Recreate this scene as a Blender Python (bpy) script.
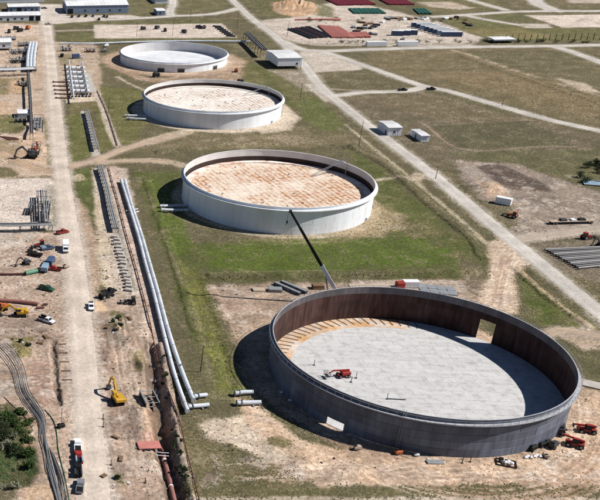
import bpy, math, random
import numpy as np
from mathutils import Matrix, Vector

# ------------------------------------------------------------------ camera, sky, sun, exposure
for o in list(bpy.data.objects):
    bpy.data.objects.remove(o, do_unlink=True)
SC = bpy.context.scene
COL = SC.collection
CAM_H = 145.0
F_PX, PITCH, ROLL = 961.115, 0.467855687, -0.0187481571
PPX, PPY = 300 - 344.7695, 250 + 72.0202          # the photograph is a crop: its optical axis lies left of the frame
_fw = np.array([0, math.cos(PITCH), -math.sin(PITCH)])
_u0 = np.array([0, math.sin(PITCH), math.cos(PITCH)])
_r0 = np.array([1.0, 0, 0])
_cr, _sr = math.cos(ROLL), math.sin(ROLL)
_rt = _cr * _r0 + _sr * _u0
_up = _cr * _u0 - _sr * _r0

cd = bpy.data.cameras.new('camera')
cam = bpy.data.objects.new('camera', cd)
COL.objects.link(cam)
SC.camera = cam
cam.matrix_world = Matrix(((_rt[0], _up[0], -_fw[0], 0), (_rt[1], _up[1], -_fw[1], 0),
                           (_rt[2], _up[2], -_fw[2], CAM_H), (0, 0, 0, 1)))
cd.sensor_width = 36.0
cd.lens = F_PX / 600 * 36.0
cd.shift_x = 344.7695 / 600
cd.shift_y = 72.0202 / 600
cd.clip_start = 1.0
cd.clip_end = 20000.0

SUN_AZ, SUN_EL = math.radians(-12), math.radians(47)   # azimuth counted from +X
sv = Vector((math.cos(SUN_EL) * math.cos(SUN_AZ), math.cos(SUN_EL) * math.sin(SUN_AZ), math.sin(SUN_EL)))
w = bpy.data.worlds.new('World')
SC.world = w
w.use_nodes = True
nt = w.node_tree
bg = nt.nodes['Background']
sky = nt.nodes.new('ShaderNodeTexSky')
sky.sky_type = 'NISHITA'
sky.sun_disc = False
sky.sun_elevation = SUN_EL
sky.sun_rotation = math.pi / 2 - SUN_AZ
sky.altitude = 300
sky.ozone_density = 3.0
sky.dust_density = 0.1
sky.air_density = 0.7
nt.links.new(sky.outputs[0], bg.inputs[0])
bg.inputs[1].default_value = 0.05
sl = bpy.data.lights.new('sun', 'SUN')
sl.energy = 5.0
sl.angle = math.radians(0.53)
sl.color = (1.0, 0.955, 0.89)
sun = bpy.data.objects.new('sun', sl)
COL.objects.link(sun)
sun.rotation_euler = sv.to_track_quat('Z', 'Y').to_euler()
sun.location = (0, 0, 300)
SC.view_settings.view_transform = 'Standard'
SC.view_settings.look = 'None'
SC.view_settings.gamma = 1.0
SC.view_settings.exposure = 0.3
SC.view_settings.use_curve_mapping = False

# ------------------------------------------------------------------ helpers
rng = np.random.default_rng(7)
random.seed(7)
R_ = math.radians


def G(u, v, z=0.0):
    """point at height z seen at photograph pixel (u, v)"""
    d = _fw + (u - PPX) / F_PX * _rt - (v - PPY) / F_PX * _up
    t = (z - CAM_H) / d[2]
    return np.array([d[0] * t, d[1] * t, z])


def G2(p):
    return G(*p)[:2]


def lin(c):
    c = c / 255.0
    return c / 12.92 if c <= 0.04045 else ((c + 0.055) / 1.055) ** 2.4


def C(r, g, b, k=0.74):
    """albedo from how the sunlit surface looks"""
    return np.array([lin(r) * k, lin(g) * k, lin(b) * k])


def _hash(i, j, s):
    n = (i.astype(np.int64) * 374761393 + j.astype(np.int64) * 668265263 + s * 1442695041) & 0xffffffff
    n = ((n ^ (n >> 13)) * 1274126177) & 0xffffffff
    return ((n ^ (n >> 16)) & 0xffff) / 65535.0


def vnoise(x, y, s, seed=0):
    x = np.asarray(x) / s
    y = np.asarray(y) / s
    i = np.floor(x)
    j = np.floor(y)
    fx = x - i
    fy = y - j
    fx = fx * fx * (3 - 2 * fx)
    fy = fy * fy * (3 - 2 * fy)
    a = _hash(i, j, seed) * (1 - fx) + _hash(i + 1, j, seed) * fx
    b = _hash(i, j + 1, seed) * (1 - fx) + _hash(i + 1, j + 1, seed) * fx
    return a * (1 - fy) + b * fy


def fbm(x, y, s, seed=0, o=4):
    t = 0
    a = 1.0
    n = 0
    for k in range(o):
        t = t + a * (vnoise(x + 31.7 * k, y - 17.3 * k, s, seed + k) - 0.5)
        n += a
        a *= 0.55
        s *= 0.47
    return t / n * 2      # about -1..1


def sst(x, a, b):
    t = np.clip((x - a) / (b - a), 0, 1)
    return t * t * (3 - 2 * t)


def poly_sd(x, y, P):
    """signed distance to polygon, negative inside"""
    P = np.asarray(P, float)
    d = np.full(x.shape, 1e9)
    ins = np.zeros(x.shape, bool)
    n = len(P)
    for k in range(n):
        ax, ay = P[k]
        bx, by = P[(k + 1) % n]
        ex, ey = bx - ax, by - ay
        t = np.clip(((x - ax) * ex + (y - ay) * ey) / (ex * ex + ey * ey + 1e-9), 0, 1)
        d = np.minimum(d, (x - ax - t * ex) ** 2 + (y - ay - t * ey) ** 2)
        if abs(ey) > 1e-9:
            c = ((ay > y) != (by > y)) & (x < ex * (y - ay) / ey + ax)
            ins ^= c
    d = np.sqrt(d)
    return np.where(ins, -d, d)


def line_d(x, y, L):
    d = np.full(x.shape, 1e18)
    for (ax, ay), (bx, by) in zip(L[:-1], L[1:]):
        ex, ey = bx - ax, by - ay
        t = np.clip(((x - ax) * ex + (y - ay) * ey) / (ex * ex + ey * ey + 1e-9), 0, 1)
        d = np.minimum(d, (x - ax - t * ex) ** 2 + (y - ay - t * ey) ** 2)
    return np.sqrt(d)


def catmull(P, step=2.0):
    P = [np.asarray(p, float) for p in P]
    if len(P) == 2:
        n = max(2, int(np.linalg.norm(P[1] - P[0]) / step))
        return [P[0] + (P[1] - P[0]) * k / n for k in range(n + 1)]
    Q = [2 * P[0] - P[1]] + P + [2 * P[-1] - P[-2]]
    out = []
    for k in range(1, len(Q) - 2):
        n = max(1, int(np.linalg.norm(Q[k + 1] - Q[k]) / step))
        for i in range(n):
            t = i / n
            a, b, c, d = Q[k - 1], Q[k], Q[k + 1], Q[k + 2]
            out.append(0.5 * (2 * b + (c - a) * t + (2 * a - 5 * b + 4 * c - d) * t * t + (3 * b - a - 3 * c + d) * t ** 3))
    out.append(P[-1])
    return out


def px(L, z=0.0):
    return [G(u, v, z)[:2] for u, v in L]


class MB:
    """collects shapes into one mesh"""
    def __init__(self):
        self.v, self.f, self.m, self.sm = [], [], [], []

    def add(self, v, f, m=0, smooth=False):
        o = len(self.v)
        self.v += [tuple(map(float, p)) for p in v]
        self.f += [tuple(i + o for i in q) for q in f]
        self.m += [m] * len(f)
        self.sm += [smooth] * len(f)
        return self

    def box(self, c, s, rz=0.0, m=0, ry=0.0, bev=0.0, taper=1.0):
        cx, cy, cz = c
        hx, hy, hz = s[0] / 2, s[1] / 2, s[2] / 2
        V = []
        if bev <= 0:
            for z, k in ((-hz, 1.0), (hz, taper)):
                V += [(-hx * k, -hy * k, z), (hx * k, -hy * k, z), (hx * k, hy * k, z), (-hx * k, hy * k, z)]
            Fc = [(3, 2, 1, 0), (4, 5, 6, 7), (0, 1, 5, 4), (1, 2, 6, 5), (2, 3, 7, 6), (3, 0, 4, 7)]
        else:
            b = bev
            rings = [(-hz, b), (-hz + b, 0), (hz - b, 0), (hz, b)]
            for z, ins in rings:
                k = taper if z > 0 else 1.0
                x1, y1 = hx * k - ins, hy * k - ins
                V += [(-x1, -y1, z), (x1, -y1, z), (x1, y1, z), (-x1, y1, z)]
            Fc = [(3, 2, 1, 0), (12, 13, 14, 15)]
            for r in range(3):
                for k in range(4):
                    a, bb = r * 4 + k, r * 4 + (k + 1) % 4
                    Fc.append((a, bb, bb + 4, a + 4))
        cy_, sy_ = math.cos(ry), math.sin(ry)
        cz_, sz_ = math.cos(rz), math.sin(rz)
        W = []
        for x, y, z in V:
            x, z = x * cy_ + z * sy_, -x * sy_ + z * cy_
            x, y = x * cz_ - y * sz_, x * sz_ + y * cz_
            W.append((x + cx, y + cy, z + cz))
        return self.add(W, Fc, m)

    def cyl(self, p0, p1, r, n=10, m=0, r1=None, caps=True, smooth=True):
        r1 = r if r1 is None else r1
        p0 = np.asarray(p0, float)
        p1 = np.asarray(p1, float)
        d = p1 - p0
        d = d / np.linalg.norm(d)
        a = np.cross(d, [0, 0, 1.0] if abs(d[2]) < 0.9 else [1.0, 0, 0])
        a /= np.linalg.norm(a)
        b = np.cross(d, a)
        V = []
        for p, rr in ((p0, r), (p1, r1)):
            for k in range(n):
                t = 2 * math.pi * k / n
                V.append(p + rr * (math.cos(t) * a + math.sin(t) * b))
        self.add(V, [(k, (k + 1) % n, n + (k + 1) % n, n + k) for k in range(n)], m, smooth)
        if caps:
            self.add(V[:n], [tuple(range(n - 1, -1, -1))], m)
            self.add(V[n:], [tuple(range(n))], m)
        return self

    def tube(self, P, r, n=8, m=0):
        P = [np.asarray(p, float) for p in P]
        V = []
        for k, p in enumerate(P):
            d = P[min(k + 1, len(P) - 1)] - P[max(k - 1, 0)]
            d = d / np.linalg.norm(d)
            a = np.cross(d, [0, 0, 1.0] if abs(d[2]) < 0.95 else [1.0, 0, 0])
            a /= np.linalg.norm(a)
            b = np.cross(a, d)
            for j in range(n):
                t = 2 * math.pi * j / n
                V.append(p + r * (math.cos(t) * a + math.sin(t) * b))
        Fc = []
        for k in range(len(P) - 1):
            for j in range(n):
                Fc.append((k * n + j, k * n + (j + 1) % n, (k + 1) * n + (j + 1) % n, (k + 1) * n + j))
        self.add(V, Fc, m, True)
        self.add(V[:n], [tuple(range(n))], m)
        self.add(V[-n:], [tuple(range(n - 1, -1, -1))], m)
        return self

    def prism(self, prof, y0, y1, m=0):
        """profile in x-z, extruded along y"""
        n = len(prof)
        V = [(x, y0, z) for x, z in prof] + [(x, y1, z) for x, z in prof]
        Fc = [tuple(range(n)), tuple(range(2 * n - 1, n - 1, -1))]
        Fc += [((k + 1) % n, k, n + k, n + (k + 1) % n) for k in range(n)]
        return self.add(V, Fc, m)

    def ring(self, R0, R1, z0, z1, n=128, m=0, a0=0.0, a1=2 * math.pi):
        full = abs(a1 - a0 - 2 * math.pi) < 1e-6
        V = []
        cnt = n if full else n + 1
        for k in range(cnt):
            t = a0 + (a1 - a0) * k / n
            c, s = math.cos(t), math.sin(t)
            V += [(R0 * c, R0 * s, z0), (R1 * c, R1 * s, z0), (R1 * c, R1 * s, z1), (R0 * c, R0 * s, z1)]
        Fc = []
        for k in range(n):
            a, b = 4 * k, 4 * ((k + 1) % cnt)
            for j in range(4):
                Fc.append((a + j, b + j, b + (j + 1) % 4, a + (j + 1) % 4))
        if not full:
            Fc += [(0, 1, 2, 3), (4 * n + 3, 4 * n + 2, 4 * n + 1, 4 * n)]
        return self.add(V, Fc, m)

    def mesh(self, name='mesh'):
        me = bpy.data.meshes.new(name)
        me.from_pydata(self.v, [], self.f)
        me.polygons.foreach_set('material_index', self.m)
        me.polygons.foreach_set('use_smooth', self.sm)
        me.update()
        return me

    def build(self, name, mats, parent=None, loc=(0, 0, 0), rz=0.0):
        me = self.mesh(name)
        for mm in (mats if isinstance(mats, (list, tuple)) else [mats]):
            me.materials.append(M[mm])
        return link(name, me, parent, loc, rz)


def link(name, me, parent=None, loc=(0, 0, 0), rz=0.0):
    o = bpy.data.objects.new(name, me)
    COL.objects.link(o)
    o.location = loc
    o.rotation_euler = (0, 0, rz)
    if parent is not None:
        o.parent = parent
    return o


def tag(o, label=None, cat=None, group=None, kind=None):
    for k, v in (('label', label), ('category', cat), ('group', group), ('kind', kind)):
        if v:
            o[k] = v
    return o


def thing(name, label, cat, loc, rz=0.0, group=None):
    o = bpy.data.objects.new(name, None)
    COL.objects.link(o)
    o.empty_display_size = 0.5
    o.location = tuple(map(float, loc))
    o.rotation_euler = (0, 0, rz)
    return tag(o, label, cat, group)


def copy_tree(o, parent=None):
    c = o.copy()
    COL.objects.link(c)
    c.parent = parent
    for ch in list(o.children):
        copy_tree(ch, c)
    return c


# ------------------------------------------------------------------ materials
M = {}


def mat(name, col, rough=0.7, metal=0.0, var=0.25, scale=1.0, col2=None, var2=0.0, scale2=0.15, rand=0.0,
        spec=0.3, bump=0.0, stretch=None, lo=0.32, hi=0.68):
    """colour broken up by two noises (fine value variation, broad second colour) and an optional shift per object"""
    m = bpy.data.materials.new(name)
    m.use_nodes = True
    nt = m.node_tree
    N, L = nt.nodes, nt.links
    b = N['Principled BSDF']
    b.inputs['Roughness'].default_value = rough
    b.inputs['Metallic'].default_value = metal
    b.inputs['Specular IOR Level'].default_value = spec
    tc = N.new('ShaderNodeTexCoord')
    src = tc.outputs['Object']
    if stretch:
        mp = N.new('ShaderNodeMapping')
        mp.inputs['Scale'].default_value = stretch
        L.new(src, mp.inputs[0])
        src = mp.outputs[0]
    out = None
    base = tuple(col) + (1,)
    rgb = N.new('ShaderNodeRGB')
    rgb.outputs[0].default_value = base
    out = rgb.outputs[0]
    if col2 is not None:
        n2 = N.new('ShaderNodeTexNoise')
        n2.inputs['Scale'].default_value = scale2
        n2.inputs['Detail'].default_value = 6
        n2.inputs['Roughness'].default_value = 0.65
        L.new(src, n2.inputs['Vector'])
        mr = N.new('ShaderNodeMapRange')
        mr.inputs[1].default_value = lo
        mr.inputs[2].default_value = hi
        mr.inputs[3].default_value = 0.0
        mr.inputs[4].default_value = var2
        L.new(n2.outputs[0], mr.inputs[0])
        mx = N.new('ShaderNodeMix')
        mx.data_type = 'RGBA'
        L.new(mr.outputs[0], mx.inputs['Factor'])
        L.new(out, mx.inputs['A'])
        mx.inputs['B'].default_value = tuple(col2) + (1,)
        out = mx.outputs['Result']
    n1 = N.new('ShaderNodeTexNoise')
    n1.inputs['Scale'].default_value = scale
    n1.inputs['Detail'].default_value = 5
    L.new(src, n1.inputs['Vector'])
    mr = N.new('ShaderNodeMapRange')
    mr.inputs[1].default_value = 0.25
    mr.inputs[2].default_value = 0.75
    mr.inputs[3].default_value = 1 - var
    mr.inputs[4].default_value = 1 + var
    L.new(n1.outputs[0], mr.inputs[0])
    val = mr.outputs[0]
    if rand:
        oi = N.new('ShaderNodeObjectInfo')
        m2 = N.new('ShaderNodeMapRange')
        m2.inputs[3].default_value = 1 - rand
        m2.inputs[4].default_value = 1 + rand
        L.new(oi.outputs['Random'], m2.inputs[0])
        ml = N.new('ShaderNodeMath')
        ml.operation = 'MULTIPLY'
        L.new(val, ml.inputs[0])
        L.new(m2.outputs[0], ml.inputs[1])
        val = ml.outputs[0]
    vm = N.new('ShaderNodeVectorMath')
    vm.operation = 'SCALE'
    L.new(out, vm.inputs[0])
    L.new(val, vm.inputs['Scale'])
    L.new(vm.outputs[0], b.inputs['Base Color'])
    if bump:
        bp = N.new('ShaderNodeBump')
        bp.inputs['Strength'].default_value = bump
        bp.inputs['Distance'].default_value = 0.2
        L.new(n1.outputs[0], bp.inputs['Height'])
        L.new(bp.outputs[0], b.inputs['Normal'])
    M[name] = m
    return m


def ground_mat(name, attr=True, col=None, fine=0.32, speck=0.27):
    m = bpy.data.materials.new(name)
    m.use_nodes = True
    N, L = m.node_tree.nodes, m.node_tree.links
    b = N['Principled BSDF']
    b.inputs['Roughness'].default_value = 0.95
    b.inputs['Specular IOR Level'].default_value = 0.1
    tc = N.new('ShaderNodeTexCoord')
    if attr:
        a = N.new('ShaderNodeAttribute')
        a.attribute_name = 'Col'
        out = a.outputs['Color']
    else:
        a = N.new('ShaderNodeRGB')
        a.outputs[0].default_value = tuple(col) + (1,)
        out = a.outputs[0]
    val = None
    hs = None
    for sc, amp, det in ((0.09, 0.16, 4), (0.8, fine, 5), (4.0, fine * 0.8, 3)):
        n = N.new('ShaderNodeTexNoise')
        n.inputs['Scale'].default_value = sc
        n.inputs['Detail'].default_value = det
        n.inputs['Roughness'].default_value = 0.6
        L.new(tc.outputs['Object'], n.inputs['Vector'])
        mr = N.new('ShaderNodeMapRange')
        mr.inputs[1].default_value = 0.34
        mr.inputs[2].default_value = 0.66
        mr.inputs[3].default_value = 1 - amp
        mr.inputs[4].default_value = 1 + amp
        L.new(n.outputs[0], mr.inputs[0])
        if val is None:
            val = mr.outputs[0]
        else:
            ml = N.new('ShaderNodeMath')
            ml.operation = 'MULTIPLY'
            L.new(val, ml.inputs[0])
            L.new(mr.outputs[0], ml.inputs[1])
            val = ml.outputs[0]
        hs = n.outputs[0] if sc == 0.8 else hs
    for sc, lo, hi, tgt in ((1.7, 0.57, 0.68, 1 - speck), (2.3, 0.43, 0.33, 1 + 0.8 * speck), (0.33, 0.58, 0.72, 1 - 0.6 * speck)):
        n = N.new('ShaderNodeTexNoise')
        n.inputs['Scale'].default_value = sc
        n.inputs['Detail'].default_value = 4
        n.inputs['Roughness'].default_value = 0.7
        L.new(tc.outputs['Object'], n.inputs['Vector'])
        mr = N.new('ShaderNodeMapRange')
        mr.inputs[1].default_value = lo
        mr.inputs[2].default_value = hi
        mr.inputs[3].default_value = 1.0
        mr.inputs[4].default_value = tgt
        L.new(n.outputs[0], mr.inputs[0])
        ml = N.new('ShaderNodeMath')
        ml.operation = 'MULTIPLY'
        L.new(val, ml.inputs[0])
        L.new(mr.outputs[0], ml.inputs[1])
        val = ml.outputs[0]
    vm = N.new('ShaderNodeVectorMath')
    vm.operation = 'SCALE'
    L.new(out, vm.inputs[0])
    L.new(val, vm.inputs['Scale'])
    L.new(vm.outputs[0], b.inputs['Base Color'])
    bp = N.new('ShaderNodeBump')
    bp.inputs['Strength'].default_value = 0.5
    bp.inputs['Distance'].default_value = 0.35
    L.new(hs, bp.inputs['Height'])
    L.new(bp.outputs[0], b.inputs['Normal'])
    M[name] = m
    return m


ground_mat('ground')
ground_mat('road', True, fine=0.12, speck=0.06)
mat('steel', C(134, 141, 158, 0.66), 0.6, 0.0, 0.3, 0.7, C(88, 93, 108, 0.66), 0.75, 0.16, rand=0.22, stretch=(1, 1, 0.22))
mat('steel_in', C(104, 102, 108, 0.6), 0.8, 0.0, 0.3, 0.6, C(150, 142, 142, 0.7), 0.55, 0.25, rand=0.2, stretch=(1, 1, 0.18))
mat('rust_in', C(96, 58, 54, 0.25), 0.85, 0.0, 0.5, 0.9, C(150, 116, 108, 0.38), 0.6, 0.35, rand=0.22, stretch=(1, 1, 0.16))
mat('girder', C(186, 188, 194), 0.6, 0, 0.2, 0.8)
mat('steel_floor', C(206, 206, 206, 0.84), 0.6, 0.0, 0.1, 1.6, C(158, 150, 143, 0.8), 0.8, 0.38, rand=0.05, lo=0.48, hi=0.78)
mat('rust_floor', C(216, 170, 120), 0.8, 0.0, 0.2, 0.8, C(206, 196, 186, 0.9), 1.0, 0.16, rand=0.1, lo=0.4, hi=0.62)
mat('tank_white', C(228, 232, 238, 1.04), 0.45, 0.0, 0.05, 0.3, C(196, 194, 192, 1.0), 0.6, 0.22, stretch=(1, 1, 0.1), lo=0.45, hi=0.75)
mat('white_in', C(222, 220, 220, 0.95), 0.6, 0.0, 0.06, 0.4, C(180, 174, 172), 0.5, 0.2)
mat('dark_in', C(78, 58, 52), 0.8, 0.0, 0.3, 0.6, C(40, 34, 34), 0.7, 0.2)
mat('roof_rust', C(236, 228, 220, 0.98), 0.6, 0.0, 0.12, 0.9, C(188, 126, 92, 0.85), 0.95, 0.42, rand=0.08, stretch=(0.55, 1.0, 1), lo=0.44, hi=0.66)
mat('roof_white', C(236, 233, 228, 0.98), 0.6, 0.0, 0.1, 0.5, C(176, 146, 120), 0.75, 0.14, rand=0.05, stretch=(0.35, 1.8, 1))
mat('d_floor', C(228, 230, 234, 0.95), 0.6, 0.0, 0.06, 0.5, C(190, 194, 204), 0.6, 0.06, rand=0.05)
mat('seal', C(60, 54, 52), 0.8)
mat('white_paint', C(228, 230, 234, 1.0), 0.4, 0, 0.06, 1.0)
mat('pipe_white', C(214, 220, 228, 0.95), 0.35, 0.0, 0.12, 0.4, C(160, 166, 176), 0.5, 0.2)
mat('pipe_grey', C(150, 150, 150), 0.5, 0.0, 0.2, 0.6)
mat('pipe_dark', C(62, 62, 66), 0.5, 0.0, 0.25, 0.6)
mat('pipe_brown', C(104, 66, 60), 0.7, 0.0, 0.25, 0.6)
mat('pipe_pink', C(158, 112, 104), 0.7, 0.0, 0.2, 0.8)
mat('galv', C(170, 174, 178), 0.5, 0.3, 0.15, 1.0)
mat('concrete', C(204, 198, 190), 0.9, 0.0, 0.15, 0.8, C(150, 142, 134), 0.5, 0.3)
mat('timber', C(130, 104, 80), 0.9, 0.0, 0.3, 2.0)
mat('pole_wood', C(72, 60, 52), 0.9, 0.0, 0.25, 2.0)
mat('yellow', C(222, 172, 44), 0.5, 0.0, 0.2, 1.2, C(180, 140, 70), 0.5, 0.8)
mat('red', C(176, 52, 46), 0.5, 0.0, 0.25, 1.2, C(140, 70, 60), 0.5, 0.8)
mat('orange', C(206, 110, 60), 0.5, 0.0, 0.2, 1.5)
mat('green_paint', C(96, 150, 122), 0.5, 0.0, 0.15, 1.0)
mat('dgreen_paint', C(40, 92, 66), 0.5, 0.0, 0.15, 1.0)
mat('blue_paint', C(62, 90, 130), 0.5, 0.0, 0.22, 1.0, C(110, 116, 126), 0.4, 0.6)
mat('lblue_paint', C(150, 178, 200), 0.5, 0.0, 0.1, 1.0)
mat('black', C(26, 26, 28), 0.6, 0.0, 0.2, 1.0)
mat('black_pipe', C(54, 54, 58), 0.4, 0.0, 0.2, 0.5, rand=0.25)
mat('rubber', C(30, 29, 28), 0.85, 0.0, 0.2, 2.0)
mat('glass_dark', C(34, 40, 48), 0.12, 0.0, 0.05, 1.0, spec=0.6)
mat('silver', C(170, 174, 180), 0.35, 0.4, 0.08, 1.0)
mat('dark_steel', C(74, 74, 78), 0.6, 0.2, 0.2, 1.0)
mat('wall_white', C(222, 226, 232, 1.0), 0.6, 0.0, 0.05, 0.6, stretch=(1, 1, 1))
mat('wall_blue', C(158, 176, 202), 0.6, 0.0, 0.08, 0.6)
mat('roof_pale', C(230, 231, 233, 1.0), 0.5, 0.0, 0.05, 0.5, C(200, 198, 196), 0.5, 0.1)
mat('pink_pipe', C(202, 132, 122), 0.7, 0.0, 0.15, 0.5, rand=0.08)
mat('crimson_pipe', C(150, 60, 76), 0.7, 0.0, 0.15, 0.5, rand=0.1)
mat('teal_pipe', C(70, 128, 112), 0.6, 0.0, 0.15, 0.5, rand=0.1)
mat('tan_mat', C(196, 178, 160), 0.9, 0.0, 0.15, 0.8, rand=0.1)
mat('bark', C(92, 80, 68), 0.9, 0.0, 0.3, 2.0)
mat('leaf', C(62, 92, 44), 0.8, 0.0, 0.4, 0.7, C(98, 106, 52), 0.6, 0.4, rand=0.15)
mat('leaf_dark', C(48, 66, 38), 0.8, 0.0, 0.4, 0.7, C(80, 84, 50), 0.5, 0.4, rand=0.15)
mat('leaf_dry', C(150, 150, 128), 0.9, 0.0, 0.3, 0.7, rand=0.15)
mat('grass_blade', C(92, 92, 60), 0.9, 0.0, 0.35, 0.15, C(112, 104, 78), 0.8, 0.03)
mat('clod', C(176, 150, 128), 0.95, 0.0, 0.3, 0.4, C(208, 194, 180), 0.8, 0.08)

def plate_mat(name, base, rust, amount, seam):
    """deck plate: ponding rust inside each plate, paler along its seams"""
    m = bpy.data.materials.new(name)
    m.use_nodes = True
    N, L = m.node_tree.nodes, m.node_tree.links
    b = N['Principled BSDF']
    b.inputs['Roughness'].default_value = 0.65
    tc = N.new('ShaderNodeTexCoord')
    oi = N.new('ShaderNodeObjectInfo')
    sx = N.new('ShaderNodeSeparateXYZ')
    L.new(tc.outputs['Generated'], sx.inputs[0])

    def math_(op, a, c):
        n = N.new('ShaderNodeMath')
        n.operation = op
        for i, q in enumerate((a, c)):
            if isinstance(q, (int, float)):
                n.inputs[i].default_value = q
            else:
                L.new(q, n.inputs[i])
        return n.outputs[0]

    def rng_(v, a, c, d=0.0, e=1.0):
        n = N.new('ShaderNodeMapRange')
        for i, q in zip((1, 2, 3, 4), (a, c, d, e)):
            n.inputs[i].default_value = q
        L.new(v, n.inputs[0])
        return n.outputs[0]

    def noise(sc, det=5, stretch=None):
        n = N.new('ShaderNodeTexNoise')
        n.inputs['Scale'].default_value = sc
        n.inputs['Detail'].default_value = det
        n.inputs['Roughness'].default_value = 0.65
        L.new(tc.outputs['Object'], n.inputs['Vector'])
        return n.outputs[0]
    mp = N.new('ShaderNodeMapping')
    mp.inputs['Rotation'].default_value = (0, 0, -R_(8))
    L.new(tc.outputs['Object'], mp.inputs[0])
    s2 = N.new('ShaderNodeSeparateXYZ')
    L.new(mp.outputs[0], s2.inputs[0])

    def near_line(v, cell, wob):
        q = math_('ADD', v, math_('MULTIPLY', math_('SUBTRACT', noise(0.5, 3), 0.5), wob))
        return math_('ABSOLUTE', math_('SUBTRACT', math_('FRACT', math_('DIVIDE', q, cell), 0), 0.5), 0)     # 0.5 on the line
    gx = near_line(s2.outputs[0], 2.45, 1.6)
    gy = near_line(s2.outputs[1], 1.75, 1.2)
    line = rng_(math_('MAXIMUM', gx, gy), 0.5 - seam, 0.5)
    broad = rng_(noise(0.06, 4), 0.38, 0.62, 0.15, 1.2)
    patch = rng_(noise(0.5, 6), 0.5, 0.66, 0.0, 0.8)
    amt = math_('ADD', math_('MULTIPLY', line, 0.75), patch)
    amt = math_('MULTIPLY', math_('MULTIPLY', amt, broad), rng_(noise(0.9), 0.35, 0.65, 0.3, 1.3))
    amt = math_('MULTIPLY', amt, rng_(oi.outputs['Random'], 0, 1, amount * 0.7, amount * 1.2))
    amt = math_('MINIMUM', amt, 1.0)
    mx = N.new('ShaderNodeMix')
    mx.data_type = 'RGBA'
    mx.inputs['A'].default_value = tuple(base) + (1,)
    mx.inputs['B'].default_value = tuple(rust) + (1,)
    L.new(amt, mx.inputs['Factor'])
    vm = N.new('ShaderNodeVectorMath')
    vm.operation = 'SCALE'
    L.new(mx.outputs['Result'], vm.inputs[0])
    L.new(rng_(noise(1.6), 0.3, 0.7, 0.84, 1.1), vm.inputs['Scale'])
    L.new(vm.outputs[0], b.inputs['Base Color'])
    M[name] = m


plate_mat('deck_rust', C(234, 222, 206, 0.92), C(190, 132, 86, 0.8), 1.45, 0.32)
plate_mat('deck_pale', C(236, 230, 222, 0.96), C(172, 130, 94, 0.8), 0.95, 0.24)

# ------------------------------------------------------------------ layout of the ground
TANKS = {'A': (np.array([133.77, 244.1]), 40.15, 11.3), 'B': (np.array([140.5, 398.1]), 39.5, 11.36),
         'C': (np.array([150.7, 552.0]), 38.8, 9.66), 'D': (np.array([157.9, 690.9]), 37.0, 6.3)}

DIRT_ROAD = (217, 203, 189)
PAVED = (206, 200, 192)
ROADS = [  # name, pixels of the centre line, width in metres, colour
    ('dirt_road', [(98, 540), (95, 500), (91, 450), (87, 400), (83, 350), (79, 300), (73, 250), (65, 200), (59, 150), (54, 100), (49.5, 50), (46, 22)], 8.2, DIRT_ROAD),
    ('paved_road', [(205, -24), (232, 0), (251, 18), (276, 37), (301, 62), (321, 87), (345, 107), (370, 127), (396.5, 147), (433, 175), (462, 199), (500, 231), (532, 257), (570, 288), (600, 313), (660, 362)], 7.0, PAVED),
    ('paved_road', [(282, 41), (300, 49), (325, 51), (375, 49.3), (450, 47.3), (550, 46), (600, 45), (700, 43)], 9.0, PAVED),
    ('paved_road', [(322, 52), (340, 57), (365, 66), (420, 85), (450, 91.5), (500, 106), (550, 120), (600, 131), (680, 149)], 7.0, PAVED),
    ('paved_road', [(318, 88), (332, 95.5), (362, 92.5), (405, 91), (424, 87)], 7.0, PAVED),
    ('paved_road', [(430, 17), (450, 16), (472, 14.5), (525, 11.5), (600, 11), (700, 10)], 9.0, PAVED),
    ('paved_road', [(455, -6), (470, 0), (507, 10.5)], 8.0, PAVED),
    ('paved_road', [(535, -6), (537, 3), (555, 11)], 14.0, PAVED),
    ('paved_road', [(552, 46.5), (566, 50), (600, 62), (660, 84)], 8.0, PAVED),
    ('paved_road', [(466, 15.5), (485, 19.5), (525, 26)], 7.0, PAVED),
    ('paved_road', [(100, 20), (130, 18.8), (177, 16), (208, 14.5), (226, 11.5), (240, 8)], 9.0, PAVED),
    ('paved_road', [(170, -6), (173, 3), (170, 11), (171, 16)], 8.0, PAVED),
    ('dirt_track', [(66, 168), (80, 164), (95, 160.5), (112, 154), (125, 148.5), (150, 142), (178, 135)], 5.5, (196, 174, 152)),
    ('dirt_track', [(96, 163), (112, 161.5), (130, 160.5), (150, 160.7), (166, 162)], 4.6, (192, 170, 148)),
    ('dirt_track', [(0, 152), (20, 162), (38, 169), (58, 172)], 6.0, (196, 168, 142)),
    ('dirt_track', [(0, 98), (22, 100), (48, 98)], 6.0, (200, 180, 162)),
    ('dirt_track', [(515, 345), (545, 335), (562, 330), (600, 336), (660, 346)], 4.6, (192, 172, 152)),
    ('dirt_track', [(515, 240), (545, 236), (575, 232), (615, 226), (690, 214)], 7.0, (190, 176, 162)),
]
ROADW = [(n, catmull(px(p), 3.0), w_, c) for n, p, w_, c in ROADS]
ROAD_BB = []
for n_, P_, w_, c_ in ROADW:
    a_ = np.array(P_)
    ROAD_BB.append((a_.min(0) - w_ - 6, a_.max(0) + w_ + 6))

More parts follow.
